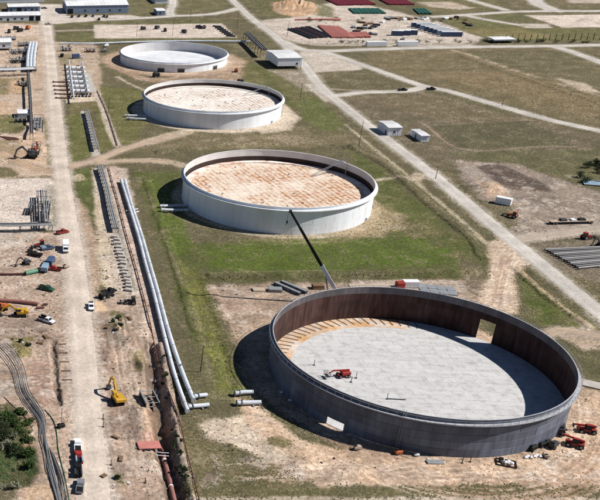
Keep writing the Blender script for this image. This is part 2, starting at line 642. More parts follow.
BERMS = [  # pixels, height, half width
    ([(212, 277), (260, 275.5), (320, 274.5), (400, 274), (470, 272)], 1.3, 3.4),
    ([(205, 279), (214, 300), (226, 330), (237, 365), (246, 392)], 0.5, 3.6),
    ([(160, 152), (220, 147), (300, 144), (352, 148)], 1.1, 3.4),
    ([(352, 148), (386, 166), (430, 205), (470, 238), (482, 258)], 0.7, 2.6),
    ([(515, 268), (535, 286), (560, 306), (590, 327)], 0.6, 2.2),
    ([(146, 180), (160, 220), (178, 270), (196, 330)], 0.5, 2.5),
    ([(161, 346), (166, 375), (171, 400), (174, 425), (175, 440), (181, 465), (192, 505)], 1.1, 2.0),
    ([(462, 56), (500, 70), (540, 84), (600, 104)], 0.8, 3.0),
]
BERMW = [(catmull(px(p), 6.0), h, w_) for p, h, w_ in BERMS]
TRENCH = [([(151, 346), (155, 375), (159, 400), (164, 425)], 2.1, 2.4),
          ([(164, 425), (163, 440), (168.5, 465), (178.5, 505), (187, 545)], 2.3, 2.6),
          ([(53, 342), (54, 365), (57, 395), (60, 404)], 0.8, 0.9)]
TRENCHW = [(catmull(px(p), 4.0), h, w_) for p, h, w_ in TRENCH]
MOUNDS = [  # pixel, radius x, radius y, height
    ((118, 330), 3.5, 5.0, 1.8), ((132, 345), 4.5, 5.0, 1.9), ((140, 332), 3.0, 3.0, 1.2), ((108, 356), 2.5, 4.0, 1.2),
    ((142, 418), 2.6, 6.0, 1.6), ((144, 436), 3.0, 4.0, 1.5), ((177, 452), 2.0, 6.0, 1.3), ((176, 440), 1.6, 3.0, 1.4),
    ((350, 474), 5.5, 3.2, 1.4), ((300, 466), 3.6, 3.5, 0.9), ((276, 450), 3.5, 3.0, 0.7),
    ((486, 188), 9, 8, 1.5), ((295, 8), 22, 22, 7.0), ((27, 131), 5, 7, 2.2), ((40, 150), 4, 6, 1.6),
    ((12, 86), 5, 7, 1.8), ((26, 332), 1.6, 2.2, 0.9), ((22, 350), 3, 4, 1.0), ((40, 398), 2.5, 4, 0.8), ((66, 395), 2.4, 4, 0.8),
    ((142, 366), 1.6, 5.0, 1.9), ((545, 202), 14, 8, 0.6), ((522, 200), 3, 3, 0.6), ((525, 268), 2.0, 1.8, 1.0), ((533, 274), 1.6, 1.5, 0.9),
    ((487, 189), 5, 5, 0.9), ((12, 470), 6, 6, -1.8), ((28, 440), 3, 4, -0.6), ((196, 418), 3.0, 2.0, 0.5),
    ((232, 448), 2.2, 2.2, 0.7), ((250, 456), 2.5, 2.5, 0.5),
]
MOUNDW = [(G2(p), rx, ry, h) for p, rx, ry, h in MOUNDS]
ROUGH_POLY = px([(0, 230), (60, 230), (150, 330), (215, 400), (300, 440), (600, 420), (680, 560), (-60, 560), (-60, 230)])


def Hf(x, y):
    """ground height"""
    x = np.atleast_1d(np.asarray(x, float))
    y = np.atleast_1d(np.asarray(y, float))
    rough = 0.35 + 0.65 * sst(-poly_sd(x, y, ROUGH_POLY), -4, 6)
    z = rough * (0.16 * fbm(x, y, 7, 11, 4) + 0.07 * fbm(x, y, 1.6, 12, 2)) + 0.25 * fbm(x, y, 60, 5, 2)
    for P_, h, w_ in BERMW:
        a_ = np.array(P_)
        s = (x > a_[:, 0].min() - 9) & (x < a_[:, 0].max() + 9) & (y > a_[:, 1].min() - 9) & (y < a_[:, 1].max() + 9)
        if s.any():
            d = line_d(x[s], y[s], P_) + 0.5 * fbm(x[s], y[s], 6, 21, 2)
            z[s] += h * (1 - sst(d, 0.35 * w_, w_))
    for c, rx, ry, h in MOUNDW:
        s = (abs(x - c[0]) < 3 * rx) & (abs(y - c[1]) < 3 * ry)
        if s.any():
            e = ((x[s] - c[0]) / rx) ** 2 + ((y[s] - c[1]) / ry) ** 2
            z[s] += h * np.exp(-e) * (1 + 0.45 * fbm(x[s], y[s], 2.2, 31, 3))
    for P_, w_ in [(t[1], t[2]) for t in ROADW]:
        a_ = np.array(P_)
        s = (x > a_[:, 0].min() - 12) & (x < a_[:, 0].max() + 12) & (y > a_[:, 1].min() - 12) & (y < a_[:, 1].max() + 12)
        if s.any():
            d = line_d(x[s], y[s], P_)
            z[s] *= sst(d, w_ / 2 + 0.3, w_ / 2 + 3.5)
    for c, r_, h_ in TANKS.values():
        d = np.hypot(x - c[0], y - c[1])
        z *= sst(d, r_ + 1.5, r_ + 7)
    for P_, h, w_ in TRENCHW:
        a_ = np.array(P_)
        s = (x > a_[:, 0].min() - 9) & (x < a_[:, 0].max() + 9) & (y > a_[:, 1].min() - 9) & (y < a_[:, 1].max() + 9)
        if s.any():
            d = line_d(x[s], y[s], P_) + 0.8 * fbm(x[s], y[s], 4, 22, 3)
            z[s] -= h * (1 - sst(d, 0.35 * w_, 1.4 * w_)) * (1 + 0.25 * fbm(x[s], y[s], 4, 23, 3))
    return z


def gz(p):
    return float(Hf(p[0], p[1])[0])


def GP(u, v):
    """ground point on the real ground height"""
    p = G(u, v)
    for _ in range(3):
        p = G(u, v, gz(p))
    return p


# colours as they look in sunlight
OLIVE = (110, 103, 80)
GREEN = (94, 102, 54)
VIVID = (94, 112, 46)
BROWNG = (122, 110, 88)
DIRT = (180, 156, 136)
DIRT2 = (160, 138, 120)
TAN = (206, 178, 150)
SAND = (206, 176, 146)
PALE = (214, 202, 188)
WHITE = (226, 218, 208)
ORANGE = (206, 166, 128)
DARK = (92, 84, 72)
DGREEN = (74, 82, 50)
GREY = (164, 158, 150)
YELLOWG = (150, 140, 66)


class Painter:
    def __init__(s, x, y):
        s.x, s.y = x, y
        n = len(x)
        s.col = np.empty((n, 3))
        s.col[:] = C(*OLIVE)
        s.grass = np.ones(n)
        s.w1 = fbm(x, y, 9, 41, 4)
        s.w2 = fbm(x, y, 2.5, 42, 3)
        s.w3 = fbm(x, y, 40, 43, 4)

    def _apply(s, sel, mk, c, gr):
        mk = mk[:, None]
        s.col[sel] = s.col[sel] * (1 - mk) + C(*c) * mk
        s.grass[sel] = s.grass[sel] * (1 - mk[:, 0]) + gr * mk[:, 0]

    def _sd(s, P, f, mar):
        a_ = np.array(P)
        sel = np.where((s.x > a_[:, 0].min() - mar) & (s.x < a_[:, 0].max() + mar) & (s.y > a_[:, 1].min() - mar) & (s.y < a_[:, 1].max() + mar))[0]
        if len(sel) == 0:
            return sel, None
        return sel, f(s.x[sel], s.y[sel], P)

    def poly(s, pix, c, soft=1.5, rag=2.0, a=1.0, gr=0.0, patch=0.0):
        sel, d = s._sd(px(pix), poly_sd, rag * 2 + soft + 3)
        if d is None:
            return
        d = d + rag * (s.w1[sel] + 0.5 * s.w2[sel])
        mk = a * sst(-d, -soft, soft)
        if patch:
            mk = mk * sst(s.w1[sel] + 0.6 * s.w2[sel], patch - 0.35, patch + 0.35)
        s._apply(sel, mk, c, gr)

    def strip(s, pix, wd, c, soft=0.8, rag=0.8, a=1.0, gr=0.0, patch=None, world=False):
        P = pix if world else catmull(px(pix), 4.0)
        sel, d = s._sd(P, line_d, wd + rag * 2 + soft + 3)
        if d is None:
            return
        d = d - wd / 2 + rag * (s.w1[sel] + 0.6 * s.w2[sel])
        mk = a * sst(-d, -soft, soft)
        if patch is not None:
            mk = mk * sst(s.w1[sel] + 0.6 * s.w2[sel], patch - 0.35, patch + 0.35)
        s._apply(sel, mk, c, gr)

    def disc(s, c0, r, c, soft=1.5, rag=1.5, a=1.0, gr=0.0, patch=None):
        d = np.hypot(s.x - c0[0], s.y - c0[1]) - r
        sel = np.where(d < soft + 3 * rag + 2)[0]
        d = d[sel] + rag * (s.w1[sel] + 0.5 * s.w2[sel])
        mk = a * sst(-d, -soft, soft)
        if patch is not None:
            mk = mk * sst(s.w1[sel] + 0.6 * s.w2[sel], patch - 0.35, patch + 0.35)
        s._apply(sel, mk, c, gr)


def paint(P):
    """which ground lies where"""
    everywhere = [(-300, -160), (900, -160), (900, 700), (-300, 700)]
    P._apply(np.arange(len(P.x)), 0.55 * sst(P.w3, -0.25, 0.35), BROWNG, 1.0)
    P._apply(np.arange(len(P.x)), 0.4 * sst(P.w1 + P.w3, 0.0, 0.7), (98, 96, 66), 1.0)
    # --- fields on the right
    P.poly([(372, 50), (600, 48), (600, 128), (500, 103), (424, 82), (372, 64)], (128, 115, 88), 3, 4, 0.85, 0.9)
    P.poly([(500, 72), (600, 100), (600, 118), (520, 98), (430, 76)], (140, 122, 92), 4, 6, 0.75, 0.8, 0.0)
    P.poly([(455, 52), (600, 50), (600, 92), (540, 74), (470, 56)], (110, 105, 80), 3, 4, 0.7, 1)
    P.poly([(340, 97), (420, 93), (600, 135), (600, 160), (420, 165), (350, 110)], (118, 107, 88), 3, 4, 0.9, 0.8)
    P.poly([(345, 96), (430, 94), (560, 128), (440, 122)], (128, 114, 90), 3, 5, 0.7, 0.7, 0.0)
    P.poly([(430, 126), (528, 121), (574, 146), (462, 148)], (102, 98, 76), 1.0, 0.6, 0.9, 1)
    P.strip([(424, 124), (463, 149.5), (540, 147), (576, 147)], 1.6, (172, 150, 128), 0.8, 0.5, 0.7)
    P.strip([(426, 126), (530, 120)], 1.0, (160, 140, 120), 0.8, 0.5, 0.5)
    P.poly([(450, 152), (600, 150), (600, 190), (560, 176), (470, 160)], (108, 107, 76), 3, 4, 0.75, 1)
    # dirt compound
    P.poly([(455, 160), (520, 164), (560, 180), (640, 206), (660, 232), (560, 236), (524, 242), (508, 232), (470, 190)], (154, 138, 124), 2, 3, 0.95)
    P.poly([(474, 166), (500, 164), (546, 184), (552, 192), (505, 190)], (98, 84, 76), 1.5, 1.5, 0.95, 0.2)
    P.poly([(455, 168), (474, 166), (503, 189), (484, 186)], (170, 154, 142), 1.5, 2, 0.8)
    P.poly([(474, 182), (498, 184), (510, 197), (488, 198)], (206, 172, 142), 1.5, 1.5, 0.8)
    P.poly([(520, 198), (560, 196), (572, 208), (535, 212)], (128, 112, 100), 3, 3, 0.8)
    P.strip([(505, 192), (540, 222), (600, 222)], 2.2, (190, 174, 160), 1.5, 1, 0.5)
    P.poly([(458, 196), (512, 206), (518, 226), (506, 231)], (114, 106, 78), 1.5, 1.5, 0.85, 0.8)
    P.poly([(520, 245), (640, 238), (660, 300), (600, 300), (545, 262)], (138, 124, 108), 2, 3, 0.9, 0.3)
    P.poly([(548, 270), (640, 290), (640, 330), (600, 306)], (116, 108, 78), 3, 3, 0.8, 0.8, 0.0)
    # --- between the road and the tanks
    P.poly([(350, 150), (385, 170), (430, 210), (490, 262), (475, 275), (205, 276), (190, 245), (380, 232)], GREEN, 3, 3, 0.85, 1)
    P.poly([(205, 246), (290, 240), (420, 238), (470, 262), (420, 268), (215, 269)], VIVID, 3, 3, 0.8, 1)
    P.poly([(385, 205), (470, 240), (480, 262), (440, 255), (395, 230)], (140, 122, 92), 3, 4, 0.55, 0.6, 0.05)
    P.poly([(134, 172), (180, 172), (182, 232), (205, 275), (235, 380), (215, 395), (190, 330), (160, 240)], GREEN, 2, 2, 0.85, 1)
    P.poly([(150, 178), (182, 200), (190, 240), (176, 262), (158, 215)], VIVID, 3, 3, 0.7, 1)
    P.poly([(180, 262), (204, 278), (238, 380), (225, 392), (200, 330)], (128, 128, 70), 2, 2, 0.8, 1)
    P.strip([(136, 174), (150, 200), (165, 240), (185, 290), (205, 350), (215, 400)], 2.2, (172, 156, 124), 1.5, 1.5, 0.55, 0.4, -0.05)
    P.strip([(205, 276), (320, 272.5), (474, 270)], 1.6, (150, 150, 104), 1, 0.6, 0.55, 0.8)
    P.strip([(206, 281), (320, 279.5), (470, 277)], 3.0, (88, 90, 54), 1.5, 0.8, 0.75, 1)
    # dirt yard behind the near tank
    P.poly([(208, 286), (330, 283), (478, 280), (488, 296), (505, 315), (300, 330), (270, 350), (262, 390), (248, 396), (232, 340)], (166, 142, 122), 2, 2.5, 0.97)
    P.poly([(212, 288), (270, 284), (262, 310), (225, 320)], (182, 156, 134), 3, 4, 0.6, 0, 0.0)
    P.poly([(235, 335), (285, 305), (275, 330), (262, 345)], TAN, 3, 3, 0.6)
    P.poly([(350, 279), (465, 281), (466, 292), (352, 288)], (196, 178, 160), 1, 1, 0.7)
    P.poly([(455, 255), (480, 262), (490, 296), (474, 298), (462, 276)], (128, 114, 92), 2, 2, 0.8, 0.5)
    # sand ramp to the road
    P.poly([(489, 242), (504, 236), (538, 262), (524, 268), (515, 276), (518, 300), (520, 314), (500, 314), (476, 300), (488, 275)], (212, 186, 160), 1.5, 1.2, 0.97)
    P.poly([(520, 276), (545, 292), (600, 330), (600, 345), (560, 335), (530, 318)], (104, 110, 60), 1.5, 1.5, 0.9, 1)
    P.poly([(522, 290), (548, 304), (555, 326), (536, 318)], (88, 100, 48), 2, 2, 0.8, 1)
    P.strip([(517, 268), (535, 285), (558, 304), (592, 330)], 2.2, (196, 170, 138), 1, 1, 0.8)
    P.poly([(560, 335), (640, 345), (640, 420), (596, 385), (572, 350)], (104, 102, 74), 2, 2, 0.85, 0.9)
    P.poly([(545, 329), (570, 328), (610, 344), (585, 350), (575, 345)], (196, 172, 148), 1.5, 1.5, 0.85)
    # track along the ditch beside the paved road
    P.strip([(345, 124), (372, 147), (400, 169), (430, 194), (462, 221), (490, 246)], 1.9, (196, 184, 152), 0.7, 0.8, 0.75)
    P.strip([(377, 180), (396, 177.5), (420, 178), (432, 180)], 3.2, (176, 160, 136), 1.0, 1.0, 0.85)
    P.poly([(415, 170), (426, 176), (422, 184), (408, 180)], (188, 170, 146), 1, 1, 0.8)
    P.poly([(462, 190), (473, 198), (466, 203), (456, 196)], (196, 178, 156), 1, 1, 0.6)
    # --- strips left of the paved road, around the far tanks
    P.poly([(235, 55), (275, 72), (310, 90), (345, 126), (330, 140), (285, 100), (230, 80)], (118, 116, 76), 2, 3, 0.7, 1)
    P.poly([(248, 62), (262, 66), (300, 110), (286, 108)], (92, 96, 56), 2, 2, 0.6, 1)
    P.poly([(298, 100), (316, 98), (345, 124), (330, 132), (306, 122)], (100, 110, 62), 2, 2, 0.7, 1)
    P.poly([(128, 140), (180, 134), (300, 128), (345, 132), (352, 146), (130, 152)], (132, 120, 92), 2, 3, 0.75, 0.7)
    P.poly([(190, 140), (285, 134), (330, 140), (300, 146), (200, 146)], (176, 156, 130), 2, 3, 0.7, 0.2, 0.05)
    P.poly([(95, 85), (140, 90), (150, 120), (130, 145), (104, 150), (98, 110)], (118, 116, 72), 2, 3, 0.8, 1)
    P.poly([(228, 44), (262, 46), (300, 64), (270, 66)], (134, 122, 92), 2, 3, 0.6, 0.6)
    cD, cC, cB, cA = [TANKS[k][0] for k in 'DCBA']
    P.disc(cD, 37 + 13, (186, 156, 128), 3, 3, 0.95)
    P.disc(cD, 37 + 5, (204, 180, 154), 2, 2, 0.6)
    P.poly([(112, 66), (135, 80), (200, 86), (238, 84), (244, 76), (240, 66), (215, 76), (150, 78)], (176, 146, 120), 2, 3, 0.8)
    P.disc(cC, 38.8 + 6.5, (214, 198, 176), 1.2, 1.0, 0.95)
    P.poly([(284, 104), (300, 118), (290, 130), (262, 134), (250, 128)], (210, 192, 168), 1.5, 1.2, 0.9)
    P.disc(cB, 39.5 + 4.2, (192, 178, 152), 1.0, 0.8, 0.9)
    P.disc(cB, 39.5 + 10, (176, 160, 122), 2, 2.5, 0.5, 0.5, 0.0)
    P.poly([(372, 200), (400, 215), (412, 228), (380, 236), (350, 238), (330, 236)], (176, 154, 122), 2, 2.5, 0.7, 0.3)
    P.strip([(118, 77), (130, 84), (144, 90)], 2.5, (206, 192, 170), 1, 1, 0.8)
    P.strip([(150, 142), (168, 136), (186, 132)], 9, (204, 184, 158), 1.5, 1.2, 0.8)
    P.strip([(148, 160), (170, 161), (184, 166)], 6, (200, 178, 152), 1.5, 1.2, 0.8)
    P.poly([(268, 70), (318, 72), (330, 90), (306, 92), (284, 78)], (170, 156, 138), 2, 2, 0.7)
    P.poly([(300, 50), (330, 52), (365, 66), (360, 70), (310, 73), (300, 64)], (206, 194, 180), 1.5, 1.0, 0.9)
    P.poly([(305, 84), (318, 84), (336, 97), (326, 102), (312, 92)], (204, 194, 180), 1.5, 1.0, 0.9)
    P.poly([(300, 73), (362, 71), (420, 86), (420, 88), (340, 91), (318, 84)], (114, 106, 80), 2, 2, 0.8, 0.8)
    P.strip([(320, 88), (345, 90), (362, 90)], 2.5, (206, 190, 170), 1.5, 1.0, 0.6)
    # --- far strip at the top
    P.poly([(60, -20), (240, -20), (226, 9), (177, 14), (130, 17), (128, 8), (60, 2)], (118, 112, 82), 3, 4, 0.8, 1)
    P.poly([(94, 25), (222, 23.5), (237, 37.5), (94, 38.5)], (214, 198, 184), 1.2, 1.0, 0.97)
    P.poly([(50, 24), (94, 22), (222, 20), (232, 24), (222, 23.4), (94, 24.6), (60, 26)], (112, 110, 76), 1.5, 1.5, 0.8, 1)
    P.poly([(94, 38.5), (237, 37.6), (250, 42), (100, 43)], (110, 108, 74), 1.5, 1.5, 0.8, 1)
    P.poly([(56, 34), (94, 32), (96, 42), (58, 40)], (112, 112, 74), 1.5, 1.5, 0.8, 1)
    P.strip([(56, 31), (76, 30.5), (95, 30)], 4, (200, 184, 166), 1.5, 1, 0.8)
    P.poly([(36, 4), (62, 4), (66, 16), (130, 15), (150, 18), (110, 20), (56, 24), (40, 24)], (212, 200, 188), 2, 1.5, 0.95)
    P.poly([(240, -20), (330, -20), (300, 12), (268, 18), (246, 4)], (112, 110, 76), 3, 3, 0.7, 1)
    P.poly([(254, 22), (300, 16), (336, 0), (350, -6), (372, 6), (440, 22), (482, 38), (470, 46.5), (310, 45.5), (284, 40), (262, 30)], (206, 192, 178), 3, 3, 0.95)
    P.poly([(272, 4), (304, 1), (322, 14), (296, 18), (272, 12)], ORANGE, 3, 3, 0.95)
    P.poly([(316, 4), (332, 8), (336, 18), (316, 16)], (112, 112, 74), 3, 3, 0.8, 1)
    P.poly([(392, -20), (470, -20), (505, 9), (450, 14), (428, 14)], (120, 114, 82), 3, 3, 0.8, 1)
    P.poly([(418, 2), (452, 2), (474, 8), (460, 10), (430, 7)], (204, 184, 164), 3, 4, 0.8)
    P.poly([(440, 20), (470, 18), (530, 27), (600, 29), (640, 34), (640, 42), (490, 40)], (116, 114, 76), 2, 2, 0.85, 1)
    P.poly([(452, 30), (520, 28), (560, 38), (500, 39)], (140, 126, 84), 3, 4, 0.6, 0.8, 0.0)
    P.poly([(472, 15), (525, 13), (545, 16), (525, 24), (500, 20)], (112, 110, 78), 2, 2, 0.8, 1)
    P.poly([(526, 15.5), (640, 14), (640, 27), (562, 27.5), (545, 22)], (220, 204, 190), 2, 1.5, 0.97)
    P.poly([(520, 24), (548, 24), (552, 28), (525, 28)], (206, 196, 182), 2, 1.5, 0.9)
    P.poly([(508, -8), (560, -8), (640, -6), (640, 6), (560, 8), (512, 8)], (124, 114, 88), 3, 3, 0.7, 0.8)
    P.poly([(565, -6), (640, -6), (640, 4), (570, 3)], (206, 190, 174), 3, 3, 0.8)
    P.strip([(452, 50), (480, 58), (520, 72), (560, 84), (600, 96)], 5, (204, 182, 156), 2, 2.5, 0.75, 0, 0.0)
    P.poly([(556, 78), (585, 83), (604, 94), (580, 90)], (216, 196, 174), 2, 2, 0.7, 0, 0.0)
    P.strip([(300, 44), (460, 44), (600, 42)], 5, (120, 112, 88), 3, 2, 0.6, 0.6)
    # --- the left side: everything round the pipe work
    P.poly([(-40, 22), (44, 24), (52, 100), (58, 150), (66, 176), (-40, 180)], (198, 172, 148), 2, 2, 0.95)
    P.poly([(-20, 24), (40, 25), (40, 36), (-20, 37)], (214, 190, 170), 2, 2, 0.8)
    P.poly([(-20, 78), (27, 78), (27, 94), (-20, 96)], (132, 122, 82), 2, 2, 0.8, 0.8)
    P.poly([(9, 80), (22, 80), (25, 93), (9, 94)], ORANGE, 1.5, 2, 0.8)
    P.poly([(-20, 102), (14, 103), (10, 114), (-20, 116)], (206, 172, 134), 2, 2, 0.8)
    P.poly([(-20, 114), (18, 116), (28, 128), (20, 134), (-20, 132)], (110, 112, 64), 1.5, 2, 0.85, 1)
    P.poly([(-20, 140), (22, 140), (28, 165), (10, 162), (-20, 150)], (150, 130, 96), 2, 3, 0.7, 0.5)
    P.poly([(-20, 165), (12, 168), (20, 176), (-20, 180)], (104, 100, 66), 1.5, 1.5, 0.85, 1)
    P.poly([(43, 118), (49, 118), (51, 140), (45, 140)], (112, 110, 68), 0.8, 0.8, 0.8, 1)
    P.poly([(46, 144), (51, 144), (53, 166), (47, 165)], (116, 112, 72), 0.8, 0.8, 0.8, 1)
    P.poly([(20, 135), (44, 135), (46, 164), (18, 160)], (214, 180, 146), 2, 2.5, 0.7)
    P.poly([(-40, 179), (54, 178), (56, 184), (60, 230), (-40, 232)], (222, 206, 194), 1.5, 1.5, 0.95)
    P.poly([(44, 184), (55, 184), (60, 228), (47, 228)], (176, 168, 152), 1, 1, 0.7)
    P.poly([(51, 186), (56, 184), (60, 224), (53, 226)], (116, 112, 84), 0.8, 1, 0.8, 0.8)
    P.poly([(-40, 233), (64, 232), (72, 300), (82, 420), (90, 560), (-40, 560)], (186, 160, 140), 1.5, 1.5, 0.97)
    P.poly([(-40, 230), (40, 231), (22, 246), (-40, 256)], (196, 184, 170), 1.5, 1.5, 0.8)
    P.poly([(-40, 316), (40, 318), (52, 345), (20, 350), (-40, 340)], (160, 138, 122), 2, 2.5, 0.7)
    P.poly([(8, 336), (34, 338), (30, 356), (14, 360)], (136, 128, 70), 1, 1.5, 0.8, 0.8)
    P.poly([(50, 338), (58, 338), (62, 404), (55, 404)], (130, 112, 98), 0.6, 0.6, 0.8, 0.2)
    P.poly([(30, 360), (50, 356), (54, 400), (40, 410)], (172, 134, 116), 1.5, 2, 0.6)
    P.poly([(-40, 362), (10, 368), (22, 392), (0, 398), (-40, 396)], (150, 142, 130), 1.5, 1.5, 0.7)
    # right of the dirt road
    P.poly([(54, 42), (96, 44), (102, 76), (98, 98), (60, 100)], (196, 172, 148), 2, 2, 0.85)
    P.poly([(58, 55), (70, 54), (72, 64), (60, 66)], (124, 116, 78), 1.5, 2, 0.7, 0.8)
    P.poly([(66, 97), (95, 97), (96, 101), (66, 103)], (222, 202, 178), 0.8, 0.6, 0.9)
    P.poly([(70, 103), (96, 102), (100, 110), (72, 116)], (128, 116, 80), 1.5, 2, 0.8, 0.8)
    P.poly([(64, 116), (84, 112), (94, 156), (70, 162)], (112, 114, 66), 1.2, 1.2, 0.85, 1)
    P.poly([(96, 104), (106, 108), (112, 150), (100, 152)], (116, 114, 70), 1.2, 1.2, 0.8, 1)
    P.poly([(68, 170), (92, 168), (98, 195), (96, 222), (84, 226), (74, 195)], (92, 104, 54), 1.2, 1.5, 0.9, 1)
    P.poly([(70, 176), (80, 174), (88, 180), (76, 182)], (204, 184, 150), 0.8, 1, 0.7)
    P.poly([(74, 196), (84, 205), (98, 240), (100, 300), (88, 302), (82, 250)], (184, 156, 132), 1.5, 1.5, 0.95)
    P.poly([(92, 168), (126, 168), (140, 230), (152, 300), (160, 340), (112, 320), (100, 260), (95, 210)], (204, 186, 168), 1.2, 1.2, 0.95)
    P.poly([(94, 200), (104, 200), (112, 290), (100, 285)], (214, 194, 160), 1, 1.5, 0.6, 0, 0.0)
    P.strip([(100, 166), (110, 205), (122, 250), (131, 290)], 3.6, (150, 146, 140), 0.6, 0.5, 0.85)
    P.strip([(84, 112), (90, 132), (97, 156)], 4.4, (198, 190, 178), 0.7, 0.6, 0.9)
    P.strip([(97, 92), (104, 112), (111, 132), (118, 146)], 4.5, (206, 190, 172), 0.8, 0.8, 0.85)
    P.strip([(112, 168), (124, 205), (136, 245), (150, 300), (166, 370)], 6.5, (202, 176, 160), 1, 0.8, 0.9)
    P.poly([(92, 298), (148, 296), (168, 380), (182, 440), (204, 540), (96, 540), (96, 400)], (184, 158, 138), 1.5, 1.5, 0.97)
    P.poly([(100, 308), (128, 318), (130, 345), (104, 350), (98, 325)], (150, 130, 110), 1.5, 2, 0.75)
    P.poly([(112, 310), (126, 314), (124, 332), (112, 330)], (110, 106, 64), 1, 1.5, 0.8, 0.8)
    P.poly([(94, 300), (104, 302), (108, 310), (96, 312)], (226, 190, 148), 0.8, 1, 0.8)
    P.poly([(100, 348), (124, 344), (120, 366), (100, 372)], (150, 116, 98), 1.5, 2, 0.55, 0, 0.0)
    P.poly([(130, 352), (146, 350), (148, 372), (136, 372)], YELLOWG, 0.8, 0.8, 0.75)
    P.poly([(104, 404), (132, 402), (134, 434), (108, 432)], (160, 136, 120), 1, 1.5, 0.8)
    P.poly([(136, 402), (156, 404), (160, 436), (140, 440)], (208, 164, 122), 1.5, 2, 0.8)
    P.poly([(96, 436), (140, 440), (150, 470), (112, 480)], (202, 176, 156), 2, 2.5, 0.7)
    P.poly([(112, 472), (122, 472), (124, 486), (114, 486)], (120, 118, 70), 0.8, 1, 0.7, 0.8)
    P.poly([(138, 436), (160, 434), (161, 446), (140, 446)], (200, 140, 116), 0.8, 0.8, 0.8)
    # shade inside the trench painted into the soil colour, dark spoil beside it
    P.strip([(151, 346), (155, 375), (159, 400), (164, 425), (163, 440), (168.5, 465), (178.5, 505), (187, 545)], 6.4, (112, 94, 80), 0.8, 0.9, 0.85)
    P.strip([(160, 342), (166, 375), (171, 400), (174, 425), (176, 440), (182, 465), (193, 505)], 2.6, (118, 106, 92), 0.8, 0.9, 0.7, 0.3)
    # right bank of the trench
    P.strip([(156, 340), (164, 380), (172, 420), (182, 456), (196, 505)], 2.8, (204, 176, 156), 0.8, 0.8, 0.85)
    P.poly([(168, 440), (178, 438), (190, 470), (196, 505), (184, 505), (176, 470)], (110, 104, 96), 0.8, 0.8, 0.75)
    # foreground
    P.poly([(188, 395), (240, 385), (262, 395), (300, 430), (200, 425)], (132, 124, 90), 2, 2, 0.85, 0.7)
    P.poly([(214, 330), (236, 372), (246, 392), (222, 395), (206, 350)], (124, 130, 66), 1.5, 1.5, 0.8, 1)
    P.poly([(196, 398), (228, 400), (246, 414), (226, 424), (198, 420)], (110, 102, 80), 1.5, 2, 0.7, 0.8)
    P.poly([(178, 425), (210, 425), (232, 440), (300, 486), (320, 502), (330, 540), (200, 540)], (124, 114, 84), 2, 2.5, 0.9, 0.9)
    P.poly([(222, 448), (250, 446), (262, 480), (232, 500), (214, 480)], (96, 92, 66), 2, 2.5, 0.65, 1)
    P.poly([(198, 424), (238, 415), (275, 420), (300, 440), (350, 462), (600, 470), (640, 500), (640, 482), (320, 484), (270, 462), (232, 446), (206, 438)], (218, 198, 174), 1.5, 1.2, 0.97)
    P.disc(cA, 40.15 + 6.5, (196, 166, 140), 2, 1.6, 0.95)
    P.poly([(236, 398), (255, 402), (300, 440), (380, 458), (470, 464), (545, 452), (585, 420), (588, 390), (660, 392), (680, 486), (330, 483), (290, 458), (250, 430)], (212, 180, 150), 1.5, 1.2, 1.0)
    P.poly([(300, 465), (345, 462), (362, 474), (350, 486), (318, 486)], (222, 200, 176), 1, 1, 0.7)
    P.poly([(255, 440), (296, 440), (312, 462), (300, 480), (268, 462)], (150, 134, 104), 1.5, 2.5, 0.45, 0.4, 0.15)
    P.poly([(266, 436), (292, 440), (288, 450), (270, 446)], (104, 108, 60), 1, 1.5, 0.7, 1, 0.0)
    P.strip([(255, 398), (300, 444), (380, 470), (470, 474), (545, 464), (590, 440)], 1.6, (222, 196, 170), 1, 0.8, 0.5)
    P.strip([(330, 470), (420, 477), (500, 474), (600, 448)], 1.3, (180, 148, 122), 1, 0.7, 0.4)
    P.strip([(400, 478), (480, 480), (560, 470), (620, 450)], 1.8, (226, 202, 178), 1, 0.7, 0.5)
    P.poly([(180, 484), (320, 489), (470, 488), (700, 486), (700, 496), (180, 496)], (124, 116, 84), 1.6, 1.8, 0.8, 1)
    P.poly([(180, 497), (700, 496.5), (700, 505), (180, 505)], (196, 180, 160), 0.5, 0.5, 0.8)
    # spilled gravel, chalk and stains
    for k in range(260):
        u, v = random.choice([(random.uniform(-10, 62), random.uniform(236, 470)), (random.uniform(98, 150), random.uniform(240, 495)),
                              (random.uniform(200, 600), random.uniform(455, 484)), (random.uniform(210, 480), random.uniform(284, 300)),
                              (random.uniform(0, 50), random.uniform(30, 170)), (random.uniform(470, 600), random.uniform(170, 240))])
        P.disc(G2((u, v)), random.uniform(0.5, 2.6), random.choice([(222, 210, 198), (150, 128, 112), (128, 110, 96), (206, 170, 138), (206, 188, 172), (164, 150, 138)]), 0.7, 1.2, random.uniform(0.3, 0.65))
    # green hollow in the corner
    P.poly([(-60, 404), (12, 404), (30, 420), (34, 450), (40, 470), (30, 486), (8, 492), (-60, 500)], DGREEN, 1.2, 1.5, 0.97, 1)
    P.poly([(-60, 452), (30, 452), (34, 470), (14, 480), (-60, 480)], (58, 80, 46), 1, 1, 0.9, 1)
    P.poly([(20, 425), (32, 428), (34, 446), (24, 446)], (176, 140, 112), 0.8, 1, 0.7)
    P.poly([(20, 488), (52, 482), (58, 510), (16, 510)], (206, 172, 138), 1, 1.5, 0.8)
    P.poly([(-60, 490), (18, 490), (14, 520), (-60, 520)], (104, 100, 76), 1, 1.5, 0.8, 0.7)
    # worn shoulders of all roads
    for n_, L_, w_, c_ in ROADW:
        P.strip(L_, w_ + 2.6, tuple(0.93 * k for k in c_) if n_ != 'paved_road' else (176, 166, 148), 1.6, 1.3, 0.8, world=True)
